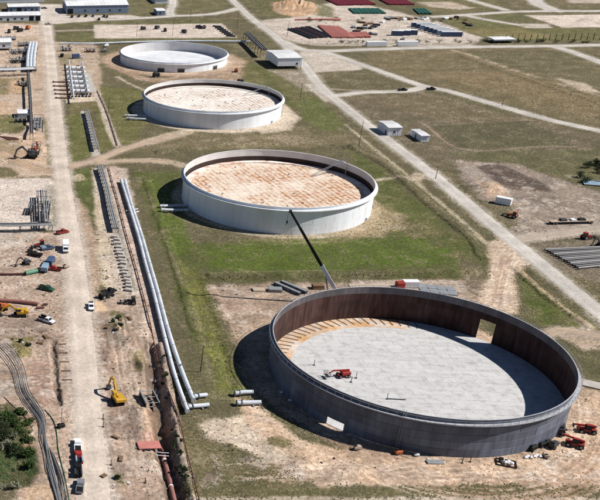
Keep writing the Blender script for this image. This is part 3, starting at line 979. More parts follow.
    # wheel marks in the worked soil
    def ruts(L, c, a, g=1.9):
        """a pair of wheel ruts"""
        A = np.array(L)
        T = np.gradient(A, axis=0)
        T /= np.linalg.norm(T, axis=1)[:, None]
        for s_ in (-g / 2, g / 2):
            P.strip(list(A + np.stack([-T[:, 1], T[:, 0]], 1) * s_), 0.55, c, 0.3, 0.15, a, world=True)
    for k in range(15):
        r0 = random.uniform(44, 58)
        a0, a1 = R_(random.uniform(-152, -80)), R_(random.uniform(-75, -15))
        cc = cA + [random.uniform(-3, 3), random.uniform(-2, 2)]
        ruts([cc + r0 * (1 + 0.06 * math.sin(3 * q)) * np.array([math.cos(q), math.sin(q)]) for q in np.linspace(a0, a1, 24)], random.choice([(178, 144, 116), (186, 150, 122), (230, 208, 186)]), 0.6)
    for k in range(26):
        u0, v0 = random.uniform(5, 58), random.uniform(240, 420)
        ruts(catmull(px([(u0 - 30, v0 + random.uniform(-8, 8)), (u0 - 8, v0 + random.uniform(-3, 3)), (u0 + 10, v0 + random.uniform(-5, 5)), (u0 + 28, v0 + random.uniform(-14, 14))]), 3.0), random.choice([(142, 120, 104), (150, 126, 110), (216, 198, 180)]), 0.5)
    for k in range(16):
        u0, v0 = random.uniform(100, 140), random.uniform(300, 470)
        ruts(catmull(px([(u0 - 4, v0 - 26), (u0 + random.uniform(-3, 3), v0), (u0 + 6, v0 + 26), (u0 + 10, v0 + 40)]), 3.0), random.choice([(142, 120, 104), (150, 122, 104), (216, 198, 180)]), 0.5)
    for k in range(8):
        o_ = random.uniform(-9, 7)
        ruts(catmull(px([(494 + o_, 306), (500 + o_, 282), (506 + o_ * 1.2, 260), (520 + o_, 246)]), 3.0), random.choice([(186, 156, 130), (230, 210, 188)]), 0.6)
    for k in range(10):
        v0 = random.uniform(288, 305)
        ruts(catmull(px([(212, v0 + random.uniform(-6, 6)), (236, v0), (262, v0 - 3), (300, 292 + random.uniform(-4, 4))]), 3.0), random.choice([(140, 116, 98), (196, 174, 152)]), 0.5)
    for k in range(12):
        u0, v0 = random.uniform(480, 560), random.uniform(196, 232)
        ruts(catmull(px([(u0 - 20, v0 - 12), (u0, v0), (u0 + 30, v0 + 6), (u0 + 60, v0 + 2)]), 3.0), random.choice([(132, 116, 102), (186, 170, 156)]), 0.5)
    ruts(catmull(px([(340, 128), (368, 149), (398, 172), (440, 206), (478, 240)]), 4.0), (176, 164, 130), 0.45)
    for k in range(9):
        u0, v0 = random.uniform(400, 560), random.uniform(60, 110)
        ruts(catmull(px([(u0, v0), (u0 + 30, v0 + 7), (u0 + 70, v0 + 18)]), 5.0), (146, 132, 102), 0.4)
    for k in range(70):
        u0, v0 = random.uniform(210, 600), random.uniform(462, 484)
        P.strip([(u0, v0), (u0 + random.uniform(15, 40), v0 + random.uniform(-3, 3)), (u0 + random.uniform(45, 90), v0 + random.uniform(-8, 3))], 0.45,
                random.choice([(186, 152, 124), (226, 202, 178)]), 0.3, 0.15, 0.5)
    for k in range(60):
        u0, v0 = random.uniform(0, 60), random.uniform(240, 430)
        P.strip([(u0 - 25, v0 + random.uniform(-4, 4)), (u0, v0), (u0 + 25, v0 + random.uniform(-6, 6))], 0.5,
                random.choice([(150, 128, 112), (210, 188, 168), (196, 150, 126)]), 0.35, 0.3, 0.45)
    for k in range(40):
        u0, v0 = random.uniform(100, 145), random.uniform(300, 480)
        P.strip([(u0, v0), (u0 + random.uniform(-3, 6), v0 + 12), (u0 + random.uniform(0, 10), v0 + 26)], 0.5,
                random.choice([(150, 128, 112), (214, 192, 172), (160, 124, 104)]), 0.35, 0.3, 0.45)
    for k in range(40):
        u0, v0 = random.uniform(215, 300), random.uniform(286, 320)
        P.strip([(u0 - 20, v0 + random.uniform(-2, 2)), (u0, v0), (u0 + 22, v0 + random.uniform(-3, 3))], 0.5,
                random.choice([(148, 124, 106), (192, 168, 146)]), 0.35, 0.3, 0.4)
    for k in range(12):
        o_ = random.uniform(-8, 8)
        P.strip([(498 + o_, 302), (502 + o_, 280), (508 + o_ * 1.2, 256)], 0.5, random.choice([(190, 160, 134), (226, 204, 180)]), 0.3, 0.15, 0.5)


def make_ground():
    v_rows = np.linspace(575, -70, 820)
    d = _fw[None] - ((v_rows - PPY) / F_PX)[:, None] * _up[None] + ((300 - PPX) / F_PX) * _rt[None]
    yr = d[:, 1] * (-CAM_H / d[:, 2])
    nc = 860
    xs, ys = [], []
    for yv in yr:
        depth = yv * math.cos(PITCH) + CAM_H * math.sin(PITCH)
        xs.append(np.linspace((-80 - PPX) / F_PX * depth, (720 - PPX) / F_PX * depth, nc))
        ys.append(np.full(nc, yv))
    x = np.concatenate(xs)
    y = np.concatenate(ys)
    P = Painter(x, y)
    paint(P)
    z = Hf(x, y)
    n = len(yr)
    co = np.empty((n * nc, 3), np.float32)
    co[:, 0], co[:, 1], co[:, 2] = x, y, z
    i = np.arange((n - 1) * nc).reshape(n - 1, nc)[:, :-1].ravel()
    fc = np.stack([i, i + 1, i + nc + 1, i + nc], 1).astype(np.int32)
    me = bpy.data.meshes.new('ground')
    me.vertices.add(len(co))
    me.vertices.foreach_set('co', co.ravel())
    me.loops.add(fc.size)
    me.loops.foreach_set('vertex_index', fc.ravel())
    me.polygons.add(len(fc))
    me.polygons.foreach_set('loop_start', np.arange(0, fc.size, 4, dtype=np.int32))
    me.polygons.foreach_set('use_smooth', np.ones(len(fc), bool))
    me.update(calc_edges=True)
    # broad mottling of the soil itself
    w4 = fbm(x, y, 1.1, 44, 2)
    w5 = fbm(x, y, 5.0, 45, 5)
    w6 = fbm(x * 0.45, y, 3.0, 46, 4)
    gm = np.clip(P.grass, 0, 1)

    def blend(mk, c):
        P.col[:] = P.col * (1 - mk[:, None]) + C(*c) * mk[:, None]
    blend(gm * 0.42 * sst(w5 + 0.5 * w4, 0.1, 0.6), (150, 136, 108))
    blend(gm * 0.35 * sst(-w5 + 0.6 * w4, 0.15, 0.6), (72, 76, 46))
    blend((1 - gm) * 0.42 * sst(w5 + 0.6 * w4, 0.12, 0.55), (222, 208, 194))
    blend((1 - gm) * 0.4 * sst(-w6 + 0.5 * w4, 0.12, 0.55), (142, 118, 100))
    lum = P.col.mean(1, keepdims=True)
    P.col[:] = P.col * (1 - 0.17 * (1 - gm[:, None])) + lum * np.array([1.06, 1.0, 0.94]) * (0.17 * (1 - gm[:, None]))
    P.col[:] *= 1 + 0.06 * (1 - gm[:, None])
    mott = 1 + 0.10 * P.w1 + 0.12 * P.w2 + 0.12 * w4
    colr = np.ones((len(co), 4), np.float32)
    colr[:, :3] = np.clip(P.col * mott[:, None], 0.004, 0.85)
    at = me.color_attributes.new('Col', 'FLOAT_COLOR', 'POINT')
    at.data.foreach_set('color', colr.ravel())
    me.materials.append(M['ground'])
    o = link('ground', me)
    tag(o, kind='structure')
    return P, z


def outer_ground():
    """the plain beyond the worked area, out to the horizon"""
    def yx(v, u):
        d = _fw - (v - PPY) / F_PX * _up + ((300 - PPX) / F_PX) * _rt
        yv = d[1] * (-CAM_H / d[2])
        dep = yv * math.cos(PITCH) + CAM_H * math.sin(PITCH)
        return ((u - PPX) / F_PX * dep, yv, 0.0)
    q = [yx(575, -80), yx(575, 720), yx(-70, 720), yx(-70, -80)]
    far = [(-9000, -3000, 0), (9000, -3000, 0), (9000, 16000, 0), (-9000, 16000, 0)]
    b = MB()
    b.add(q + far, [(0, 4, 5, 1), (1, 5, 6, 2), (2, 6, 7, 3), (3, 7, 4, 0)])
    me = b.mesh('plain')
    me.materials.append(M['plain'])
    tag(link('plain', me), kind='structure')


ground_mat('plain', False, C(*OLIVE))
outer_ground()
PAINT, PZ = make_ground()


def road_obj(name, L, wd, c):
    L = [np.asarray(p) for p in catmull(L[::2] if len(L) > 6 else L, 1.6)]
    n, k = len(L), 9
    A = np.array(L)
    T = np.gradient(A, axis=0)
    T /= np.linalg.norm(T, axis=1)[:, None]
    Nn = np.stack([-T[:, 1], T[:, 0]], 1)
    s_ = np.arange(n) * 1.6
    el = wd / 2 + 0.3 * fbm(A[:, 0], A[:, 1], 5, 51, 3) + 0.25 * fbm(A[:, 0], A[:, 1], 1.5, 52, 2)
    er = wd / 2 + 0.3 * fbm(A[:, 0], A[:, 1], 5, 53, 3) + 0.25 * fbm(A[:, 0], A[:, 1], 1.5, 54, 2)
    V, Cc = [], []
    for j in range(k):
        t = j / (k - 1)
        off = -er + (el + er) * t
        p = A + Nn * off[:, None]
        cro = 0.05 * (1 - (2 * t - 1) ** 2)
        V.append(np.c_[p, np.full(n, -0.12 if j in (0, k - 1) else 0.012 + cro)])
        x, y = p[:, 0], p[:, 1]
        # wheel paths a little paler, edges dustier, long streaks
        lane = abs(abs(2 * t - 1) - 0.45)
        val = 1.0 + (0.05 if lane < 0.2 else -0.04) + 0.07 * fbm(x, y, 14, 61, 3) + 0.05 * fbm(x, y, 3, 62, 2)
        val *= 1 + 0.06 * (vnoise(s_ / 9.0 + 100 * j, np.full(n, j * 3.1), 1.0, 63) - 0.5)
        Cc.append(C(*c)[None] * val[:, None])
    co = np.stack(V, 1).reshape(-1, 3)
    cc = np.stack(Cc, 1).reshape(-1, 3)
    co[:, 2] += road_obj.lift
    road_obj.lift += 0.004
    fc = []
    for a in range(n - 1):
        for j in range(k - 1):
            q = a * k + j
            fc.append((q, q + k, q + k + 1, q + 1))
    me = bpy.data.meshes.new(name)
    me.from_pydata([tuple(p) for p in co], [], fc)
    me.update()
    colr = np.ones((len(co), 4), np.float32)
    colr[:, :3] = cc
    me.color_attributes.new('Col', 'FLOAT_COLOR', 'POINT').data.foreach_set('color', colr.ravel())
    me.polygons.foreach_set('use_smooth', [True] * len(fc))
    me.materials.append(M['road'])
    return tag(link(name, me), kind='structure')


road_obj.lift = 0.0
for n_, L_, w_, c_ in ROADW[::-1]:
    road_obj(n_, L_, w_, c_)

# ------------------------------------------------------------------ storage tanks
def clip_circle(poly, R, n=96):
    """polygon (convex) clipped by a circle of radius R about the origin"""
    out = [np.array(p, float) for p in poly]
    for k in range(n):
        a = 2 * math.pi * (k + 0.5) / n
        nx, ny = math.cos(a), math.sin(a)
        lim = R * math.cos(math.pi / n)
        if all(p[0] * nx + p[1] * ny <= lim for p in out):
            continue
        new = []
        for i in range(len(out)):
            p, q = out[i], out[(i + 1) % len(out)]
            dp, dq = p[0] * nx + p[1] * ny - lim, q[0] * nx + q[1] * ny - lim
            if dp <= 0:
                new.append(p)
            if (dp < 0 < dq) or (dq < 0 < dp):
                new.append(p + (q - p) * (dp / (dp - dq)))
        out = new
        if len(out) < 3:
            return None
    return out


def deck_plates(root, R, z, name, mats, pw, pl, rot, lap=0.0, gap=0.05):
    """rows of lapped rectangular plates filling a circle, each a plate of its own"""
    rows = int(2 * R / pw) + 1
    c, s = math.cos(rot), math.sin(rot)
    for r in range(rows):
        y0 = -rows * pw / 2 + r * pw
        x = -R - random.uniform(0, pl)
        k = 0
        while x < R:
            x1 = x + pl
            P = clip_circle([(x + gap, y0 + gap), (x1 - gap, y0 + gap), (x1 - gap, y0 + pw - gap), (x + gap, y0 + pw - gap)], R)
            if P is not None and len(P) >= 3:
                dz = [random.uniform(-lap, lap) for _ in range(3)]
                top = [(p[0] * c - p[1] * s, p[0] * s + p[1] * c, z + 0.03 + 0.012 * ((r + k) % 2) + dz[0] + dz[1] * (p[0] - x) / pl) for p in P]
                n = len(top)
                b = MB()
                b.add(top + [(q[0], q[1], z - 0.15) for q in top], [tuple(range(n))] + [(i, n + i, n + (i + 1) % n, (i + 1) % n) for i in range(n)])
                b.build(name, mats, root)
            x = x1
            k += 1


def shell_plate(R, a0, a1, z0, z1, th=0.10):
    """curved plate with chamfered outer edges, slot 0 outside, slot 1 inside"""
    n = max(2, int(abs(a1 - a0) * R / 1.5))
    ch, dp = 0.10, 0.07
    da = ch / R
    b = MB()
    V = []
    ts = [a0] + [a0 + da + (a1 - a0 - 2 * da) * k / n for k in range(n + 1)] + [a1]
    for i, t in enumerate(ts):
        edge = i in (0, len(ts) - 1)
        ro = R - dp if edge else R
        c, s = math.cos(t), math.sin(t)
        for rr, zz in ((R - dp, z0), (ro, z0 + ch), (ro, z1 - ch), (R - dp, z1), (R - th, z1), (R - th, z0)):
            V.append((rr * c, rr * s, zz))
    m = len(ts)
    fo, fi = [], []
    for i in range(m - 1):
        for j in range(6):
            q = (i * 6 + j, (i + 1) * 6 + j, (i + 1) * 6 + (j + 1) % 6, i * 6 + (j + 1) % 6)
            (fi if j == 4 else fo).append(q)
    fo += [tuple(range(5, -1, -1)), tuple((m - 1) * 6 + j for j in range(6))]
    b.add(V, fo, 0)
    b.f += fi
    b.m += [1] * len(fi)
    b.sm += [False] * len(fi)
    return b


def ang(pix, key, z=0.0):
    p = G(pix[0], pix[1], z)[:2] - TANKS[key][0]
    return math.atan2(p[1], p[0])


def tank_A():
    c, R, H = TANKS['A']
    t = thing('storage_tank', 'huge open grey steel tank under construction with rusty inside walls and bare plate floor', 'storage tank', (c[0], c[1], 0.05))
    nC, nP = 5, 28
    hC = H / nC
    near = ang((332, 429), 'A')
    far = ang((484.5, 340), 'A')
    doors = [(near - 2.5 / R, near + 2.5 / R, 1), (far - 2.5 / R, far + 2.4 / R, 3)]
    for k in range(nC):
        for j in range(nP):
            a0 = 2 * math.pi * (j + 0.37 * k) / nP
            a1 = a0 + 2 * math.pi / nP
            segs = [(a0, a1)]
            for d0, d1, up in doors:
                if k < up:
                    new = []
                    for s0, s1 in segs:
                        mid = (s0 + s1) / 2
                        sh = round((mid - (d0 + d1) / 2) / (2 * math.pi)) * 2 * math.pi
                        e0, e1 = d0 + sh, d1 + sh
                        if e1 <= s0 or e0 >= s1:
                            new.append((s0, s1))
                        else:
                            if e0 > s0 + 0.004:
                                new.append((s0, e0))
                            if e1 < s1 - 0.004:
                                new.append((e1, s1))
                    segs = new
            for s0, s1 in segs:
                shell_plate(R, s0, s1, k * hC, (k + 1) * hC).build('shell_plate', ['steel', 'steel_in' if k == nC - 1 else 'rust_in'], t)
    MB().ring(R - 0.02, R + 0.95, H - 1.25, H - 1.15, 160).build('wind_girder', 'girder', t)
    MB().ring(R + 0.9, R + 1.0, H - 1.42, H - 1.12, 160).build('girder_lip', 'girder', t)
    MB().ring(R - 0.14, R + 0.1, H + 0.01, H + 0.13, 160).build('top_angle', 'girder', t)
    rp = MB().cyl((R + 0.95, 0, H - 1.12), (R + 0.95, 0, H + 0.05), 0.045, 5).mesh('rail_post')
    rp.materials.append(M['galv'])
    for k in range(112):
        link('rail_post', rp, t, rz=2 * math.pi * (k + 0.5) / 112)
    MB().ring(R + 0.91, R + 0.99, H + 0.05, H + 0.12, 160).build('handrail', 'galv', t)
    lad = MB()
    for s_ in (-0.3, 0.3):
        lad.cyl((R + 0.35, s_, 0), (R + 0.35, s_, H + 0.9), 0.06, 5)
    for k in range(28):
        lad.cyl((R + 0.35, -0.3, 0.4 * k + 0.3), (R + 0.35, 0.3, 0.4 * k + 0.3), 0.035, 5)
    for a_ in (R_(-20), R_(-118)):
        link('access_ladder', lad.mesh('access_ladder'), t, rz=a_).data.materials.append(M['galv'])
    br = None
    for k in range(84):
        a = 2 * math.pi * k / 84
        if br is None:
            br = MB().add([(R, -0.05, H - 1.27), (R + 0.9, -0.05, H - 1.27), (R, -0.05, H - 2.3), (R, 0.05, H - 1.27), (R + 0.9, 0.05, H - 1.27), (R, 0.05, H - 2.3)],
                          [(0, 1, 2), (5, 4, 3), (0, 3, 4, 1), (1, 4, 5, 2), (2, 5, 3, 0)]).mesh('bracket')
            br.materials.append(M['steel'])
        link('bracket', br, t, rz=a)
    # floor: rows of plates inside an annular ring
    deck_plates(t, R - 2.6, 0.0, 'floor_plate', 'steel_floor', 2.5, 8.2, R_(-6), lap=0.012, gap=0.022)
    for k in range(32):
        a0, a1 = 2 * math.pi * k / 32, 2 * math.pi * (k + 1) / 32
        deg = math.degrees((a0 + a1) / 2) % 360
        rusty = 62 < deg < 205
        MB().ring(R - 6.5 if rusty else R - 3.0, R - 0.15, 0.02, 0.075 + 0.01 * (k % 2), 6, 0, a0 + 0.0012, a1 - 0.0012).build(
            'annular_plate', 'rust_floor' if rusty else 'steel_floor', t)
    # thin dark bars lying on the annular plates along the far wall
    bm = MB().box((0, 0, 0), (4.6, 0.09, 0.16)).mesh('floor_bar')
    bm.materials.append(M['dark_steel'])
    for k in range(34):
        a = R_(64 + k * 4.0)
        o = link('floor_bar', bm, t, ((R - 2.6) * math.cos(a), (R - 2.6) * math.sin(a), 0.25), a + R_(14))
    return t


def stair(root, R, H, a0, ccw=1):
    """spiral stair along the shell"""
    n = int(H / 0.25)
    b = MB()
    for k in range(n):
        a = a0 + ccw * k * 0.27 / R
        b.box(((R + 0.5) * math.cos(a), (R + 0.5) * math.sin(a), 0.25 + k * 0.25), (0.8, 0.3, 0.05), a)
    b.build('stair', 'galv', root)
    b = MB()
    P = [((R + 0.9) * math.cos(a0 + ccw * k * 0.27 / R), (R + 0.9) * math.sin(a0 + ccw * k * 0.27 / R), 1.25 + k * 0.25) for k in range(0, n, 3)]
    b.tube(P, 0.05, 5)
    b.build('stair_rail', 'galv', root)


def smooth_shell(R, H, doors=(), th=0.12, split=None):
    """shell with doors; slot 0 outside, 1 upper inside, 2 lower inside"""
    b = MB()
    n = 192
    zs = [0.0, 2.6] + ([split] if split else []) + [H]
    zs = sorted(set(zs))

    def is_door(a):
        return any(abs((a - d + math.pi) % (2 * math.pi) - math.pi) < wd / R for d, wd in doors)
    for k in range(n):
        t0, t1 = 2 * math.pi * k / n, 2 * math.pi * (k + 1) / n
        for z0, z1 in zip(zs[:-1], zs[1:]):
            if z0 < 0.1 and is_door((t0 + t1) / 2):
                continue
            q = [(math.cos(t), math.sin(t)) for t in (t0, t1)]
            o = [(R * q[0][0], R * q[0][1], z0), (R * q[1][0], R * q[1][1], z0), (R * q[1][0], R * q[1][1], z1), (R * q[0][0], R * q[0][1], z1)]
            r2 = R - th
            i = [(r2 * q[0][0], r2 * q[0][1], z0), (r2 * q[1][0], r2 * q[1][1], z0), (r2 * q[1][0], r2 * q[1][1], z1), (r2 * q[0][0], r2 * q[0][1], z1)]
            b.add(o, [(0, 1, 2, 3)], 0)
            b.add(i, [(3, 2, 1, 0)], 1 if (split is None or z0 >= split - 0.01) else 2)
            if z0 < 0.1 and z1 < H and (is_door((t0 + t1) / 2 - 2 * math.pi / n) or is_door((t0 + t1) / 2 + 2 * math.pi / n)):
                for e in (0, 1):
                    b.add([o[e], i[e], i[3 - e], o[3 - e]], [(0, 1, 2, 3)], 0)
            if z0 > 0.1 and abs(z0 - 2.6) < 0.01 and is_door((t0 + t1) / 2):
                b.add([o[0], o[1], i[1], i[0]], [(0, 1, 2, 3)], 0)
    return b


def seams(root, R, H, n, rows, name='weld_seam'):
    b = MB()
    for k in range(1, rows):
        b.ring(R + 0.002, R + 0.03, H * k / rows - 0.03, H * k / rows + 0.03, 128)
    for k in range(rows):
        for j in range(n):
            a = 2 * math.pi * (j + 0.4 * k) / n
            b.box(((R + 0.01) * math.cos(a), (R + 0.01) * math.sin(a), H * (k + 0.5) / rows), (0.05, 0.07, H / rows), a)
    return tag(b.build(name, 'tank_white', root), kind='stuff')


def floating_tank(key, label, roof_drop, upper, roofm, lad):
    c, R, H = TANKS[key]
    t = thing('storage_tank', label, 'storage tank', (c[0], c[1], 0.05))
    smooth_shell(R, H, (), split=H - upper).build('shell', ['tank_white', 'white_in', 'dark_in'], t)
    seams(t, R, H, 26, 5)
    MB().ring(R + 0.005, R + 1.05, H - 1.1, H - 1.0, 160).build('wind_girder', 'tank_white', t)
    MB().ring(R + 1.0, R + 1.1, H - 1.3, H - 0.97, 160).build('girder_lip', 'tank_white', t)
    MB().ring(R - 0.2, R + 0.12, H + 0.005, H + 0.14, 160).build('top_angle', 'tank_white', t)
    rz = H - roof_drop
    MB().ring(R - 0.6, R - 0.13, rz - 0.2, rz + 0.25, 128).build('rim_seal', 'seal', t)
    for k in range(30):
        a0, a1 = 2 * math.pi * k / 30, 2 * math.pi * (k + 1) / 30
        MB().ring(R - 3.6, R - 0.62, rz - 0.3, rz + 0.28 + 0.02 * (k % 2), 6, 0, a0 + 0.0006, a1 - 0.0006).build('pontoon', roofm, t)
    deck_plates(t, R - 3.7, rz - 0.05, 'deck_plate', {'roof_rust': 'deck_rust', 'roof_white': 'deck_pale'}[roofm], 3.5, 4.9, R_(8), lap=0.03, gap=0.04)
    # rolling ladder from a gantry on the rim
    a = lad
    p0 = np.array([(R - 0.5) * math.cos(a), (R - 0.5) * math.sin(a), H + 0.6])
    p1 = np.array([(R - 14) * math.cos(a + 0.12), (R - 14) * math.sin(a + 0.12), rz + 0.7])
    d = (p1 - p0) / np.linalg.norm(p1 - p0)
    sd = np.cross(d, [0, 0, 1.0])
    sd /= np.linalg.norm(sd)
    b = MB()
    for s in (-0.6, 0.6):
        b.cyl(p0 + sd * s, p1 + sd * s, 0.08, 6)
    for k in range(22):
        q = p0 + (p1 - p0) * (k + 0.5) / 22
        b.cyl(q - sd * 0.6, q + sd * 0.6, 0.09, 5)
    b.build('rolling_ladder', 'galv', t)
    b = MB()
    q = np.array([(R + 0.2) * math.cos(a), (R + 0.2) * math.sin(a), H + 0.2])
    b.box(q, (2.0, 2.0, 0.12), a)
    for sx in (-0.95, 0.95):
        for sy in (-0.95, 0.95):
            e = q + np.array([sx * math.cos(a) - sy * math.sin(a), sx * math.sin(a) + sy * math.cos(a), 0])
            b.cyl(e, e + [0, 0, 1.2], 0.06, 5)
        e0 = q + np.array([sx * math.cos(a) + 0.95 * math.sin(a), sx * math.sin(a) - 0.95 * math.cos(a), 1.2])
        e1 = q + np.array([sx * math.cos(a) - 0.95 * math.sin(a), sx * math.sin(a) + 0.95 * math.cos(a), 1.2])
        b.cyl(e0, e1, 0.06, 5)
    b.build('gantry_platform', 'galv', t)
    # roof vents, manholes and a gauge pole
    for k in range(14):
        aa, rr = random.uniform(0, 6.28), random.uniform(5, R - 6)
        MB().cyl((rr * math.cos(aa), rr * math.sin(aa), rz), (rr * math.cos(aa), rr * math.sin(aa), rz + 0.5), 0.3, 10).build('roof_vent', 'galv', t)
    aa = a - 0.1
    MB().cyl(((R - 1.2) * math.cos(aa), (R - 1.2) * math.sin(aa), rz), ((R - 1.2) * math.cos(aa), (R - 1.2) * math.sin(aa), H + 0.6), 0.2, 8).build('gauge_pole', 'galv', t)
    stair(t, R, H, a - 0.75, 1)
    # shell nozzles
    for k, off in enumerate((-0.62, -0.5, -1.2)):
        aa = a + off
        MB().cyl(((R - 0.05) * math.cos(aa), (R - 0.05) * math.sin(aa), 1.0), ((R + 0.5) * math.cos(aa), (R + 0.5) * math.sin(aa), 1.0), 0.55, 12).build('manway', 'galv', t)
    return t


def tank_D():
    c, R, H = TANKS['D']
    t = thing('storage_tank', 'shallow open white tank with door holes cut at its foot and pale empty floor', 'storage tank', (c[0], c[1], 0.05))
    doors = [(ang(p, 'D'), 2.2) for p in ((161, 71.5), (180, 71.5), (214, 69.5))]
    smooth_shell(R, H, doors).build('shell', ['tank_white', 'white_in'], t)
    for d, wd in doors:
        MB().box(((R - 0.25) * math.cos(d), (R - 0.25) * math.sin(d), 1.3), (0.12, 2 * wd + 0.9, 2.7), d).build('door_sheet', 'dark_steel', t)
    seams(t, R, H, 26, 3)
    MB().ring(R + 0.005, R + 0.9, H - 0.9, H - 0.8, 160).build('wind_girder', 'tank_white', t)
    MB().ring(R - 0.2, R + 0.12, H + 0.005, H + 0.14, 160).build('top_angle', 'tank_white', t)
    deck_plates(t, R - 0.3, 0.03, 'floor_plate', 'd_floor', 3.3, 11.0, R_(4), lap=0.01)
    return t


tank_A()
floating_tank('B', 'white floating roof tank with heavily rusted blotchy deck, closest to the tank being built', 5.2, 2.9, 'roof_rust', R_(28))
floating_tank('C', 'white floating roof tank with pale streaky deck between the rusty roofed and the shallow tank', 3.9, 2.0, 'roof_white', R_(22))
tank_D()

# ------------------------------------------------------------------ builders for machines, buildings and pipe work
def head(p, q):
    a, b = G2(p), G2(q)
    return math.atan2(b[1] - a[1], b[0] - a[0])


def wheel_mesh(r, wd):
    b = MB().cyl((0, -wd / 2, 0), (0, wd / 2, 0), r, 14, 0)
    b.cyl((0, -wd / 2 - 0.02, 0), (0, wd / 2 + 0.02, 0), r * 0.55, 10, 1)
    me = b.mesh('wheel')
    me.materials.append(M['rubber'])
    me.materials.append(M['galv'])
    return me


_W = {}


def wheels(root, pts, r, wd):
    k = (r, wd)
    if k not in _W:
        _W[k] = wheel_mesh(r, wd)
    for x, y in pts:
        link('wheel', _W[k], root, (x, y, r))


def pickup(u, v, rz, paint, label, bed='open', cargo=None, L=5.6):
    p = GP(u, v)
    t = thing('pickup_truck', label, 'pickup truck', p, rz)
    h = L / 2
    W2 = 0.95
    b = MB()
    b.prism([(-h, 0.5), (-h, 1.12), (-0.35, 1.12), (h - 1.5, 1.12), (h - 0.15, 1.02), (h, 0.85), (h, 0.45)], -W2, W2)
    b.build('body', paint, t)
    b = MB()
    b.prism([(-0.5, 1.125), (-0.3, 1.84), (0.85, 1.86), (1.55, 1.125)], -0.82, 0.82)
    b.build('cab', paint, t)
    MB().add([(1.50, -0.72, 1.2), (1.50, 0.72, 1.2), (0.93, 0.68, 1.8), (0.93, -0.68, 1.8)], [(0, 1, 2, 3)]).build('windscreen', 'glass_dark', t).location.x = 0.03
    for s in (-1, 1):
        MB().add([(-0.38, 0.832 * s, 1.2), (1.35, 0.832 * s, 1.2), (0.85, 0.832 * s, 1.74), (-0.26, 0.832 * s, 1.74)], [(0, 1, 2, 3)]).build('side_window', 'glass_dark', t)
        MB().box((h + 0.01, 0.7 * s, 0.86), (0.05, 0.36, 0.16)).build('headlight', 'silver', t)
    if bed == 'open':
        MB().box((-h / 2 - 0.5, 0, 1.135), (h - 0.75, 1.6, 0.02)).build('bed_liner', 'black', t)
        for s in (-1, 1):
            MB().box((-h / 2 - 0.5, 0.86 * s, 1.22), (h - 0.6, 0.12, 0.2)).build('bed_side', paint, t)
    elif bed == 'service':
        b = MB()
        for s in (-1, 1):
            b.box((-h / 2 - 0.45, 0.78 * s, 1.45), (h - 0.7, 0.42, 0.62), bev=0.04)
        b.build('tool_box', cargo or paint, t)
        MB().box((-h / 2 - 0.45, 0, 1.2), (h - 0.8, 1.1, 0.14)).build('bed_liner', 'black', t)
    MB().box((h + 0.06, 0, 0.55), (0.14, 1.8, 0.25), bev=0.03).build('bumper', 'dark_steel', t)
    wheels(t, [(h - 1.05, 0.82), (h - 1.05, -0.82), (-h + 1.15, 0.82), (-h + 1.15, -0.82)], 0.42, 0.3)
    return t


def box_truck(u, v, rz, paint, boxpaint, label, L=7.6, H=3.1):
    t = thing('box_truck', label, 'truck', GP(u, v), rz)
    h = L / 2
    MB().box((-1.0, 0, 0.75), (L - 2.0, 1.0, 0.25)).build('chassis', 'black', t)
    MB().box((-1.05, 0, 0.9 + (H - 0.9) / 2), (L - 2.3, 2.4, H - 0.9), bev=0.05).build('cargo_box', boxpaint, t)
    b = MB()
    b.prism([(h - 2.05, 0.55), (h - 2.05, 2.4), (h - 0.95, 2.4), (h - 0.45, 1.5), (h, 1.35), (h, 0.55)], -1.05, 1.05)
    b.build('cab', paint, t)
    MB().add([(h - 0.5, -0.9, 1.56), (h - 0.5, 0.9, 1.56), (h - 0.88, 0.85, 2.3), (h - 0.88, -0.85, 2.3)], [(0, 1, 2, 3)]).build('windscreen', 'glass_dark', t).location.x = 0.05
    for s in (-1, 1):
        MB().add([(h - 1.9, 1.065 * s, 1.5), (h - 0.75, 1.065 * s, 1.5), (h - 1.05, 1.065 * s, 2.25), (h - 1.9, 1.065 * s, 2.25)], [(0, 1, 2, 3)]).build('side_window', 'glass_dark', t)
    MB().box((h + 0.05, 0, 0.6), (0.16, 2.1, 0.3), bev=0.03).build('bumper', 'dark_steel', t)
    wheels(t, [(h - 0.95, 0.9), (h - 0.95, -0.9), (-h + 1.3, 0.9), (-h + 1.3, -0.9)], 0.48, 0.34)
    return t


def track(root, y, L, r=0.5, wd=0.6, m='rubber'):
    n = 8
    prof = []
    for k in range(n + 1):
        a = math.pi / 2 + math.pi * k / n
        prof.append((-L / 2 + r + r * math.cos(a), r + r * math.sin(a)))
    for k in range(n + 1):
        a = -math.pi / 2 + math.pi * k / n
        prof.append((L / 2 - r + r * math.cos(a), r + r * math.sin(a)))
    b = MB()
    b.prism(prof, y - wd / 2, y + wd / 2)
    o = b.build('crawler_track', m, root)
    b = MB()
    for k in range(int(L / 0.28)):
        b.box((-L / 2 + 0.3 + k * 0.28, y, 2 * r + 0.02), (0.12, wd, 0.05))
    b.build('track_shoes', 'dark_steel', o)


def arm(root, name, m, p, q, w0, w1, d0, d1):
    """tapered box beam from p to q"""
    p, q = np.array(p, float), np.array(q, float)
    d = (q - p) / np.linalg.norm(q - p)
    sd = np.array([-d[1], d[0], 0]) if abs(d[2]) < 0.99 else np.array([0, 1.0, 0])
    sd /= np.linalg.norm(sd)
    up = np.cross(sd, d)
    up = up if up[2] > 0 else -up
    V = []
    for c, w_, h_ in ((p, w0, d0), (q, w1, d1)):
        for a, b in ((-1, -1), (1, -1), (1, 1), (-1, 1)):
            V.append(c + sd * a * w_ / 2 + up * b * h_ / 2)
    return MB().add(V, [(3, 2, 1, 0), (4, 5, 6, 7), (0, 1, 5, 4), (1, 2, 6, 5), (2, 3, 7, 6), (3, 0, 4, 7)]).build(name, m, root)


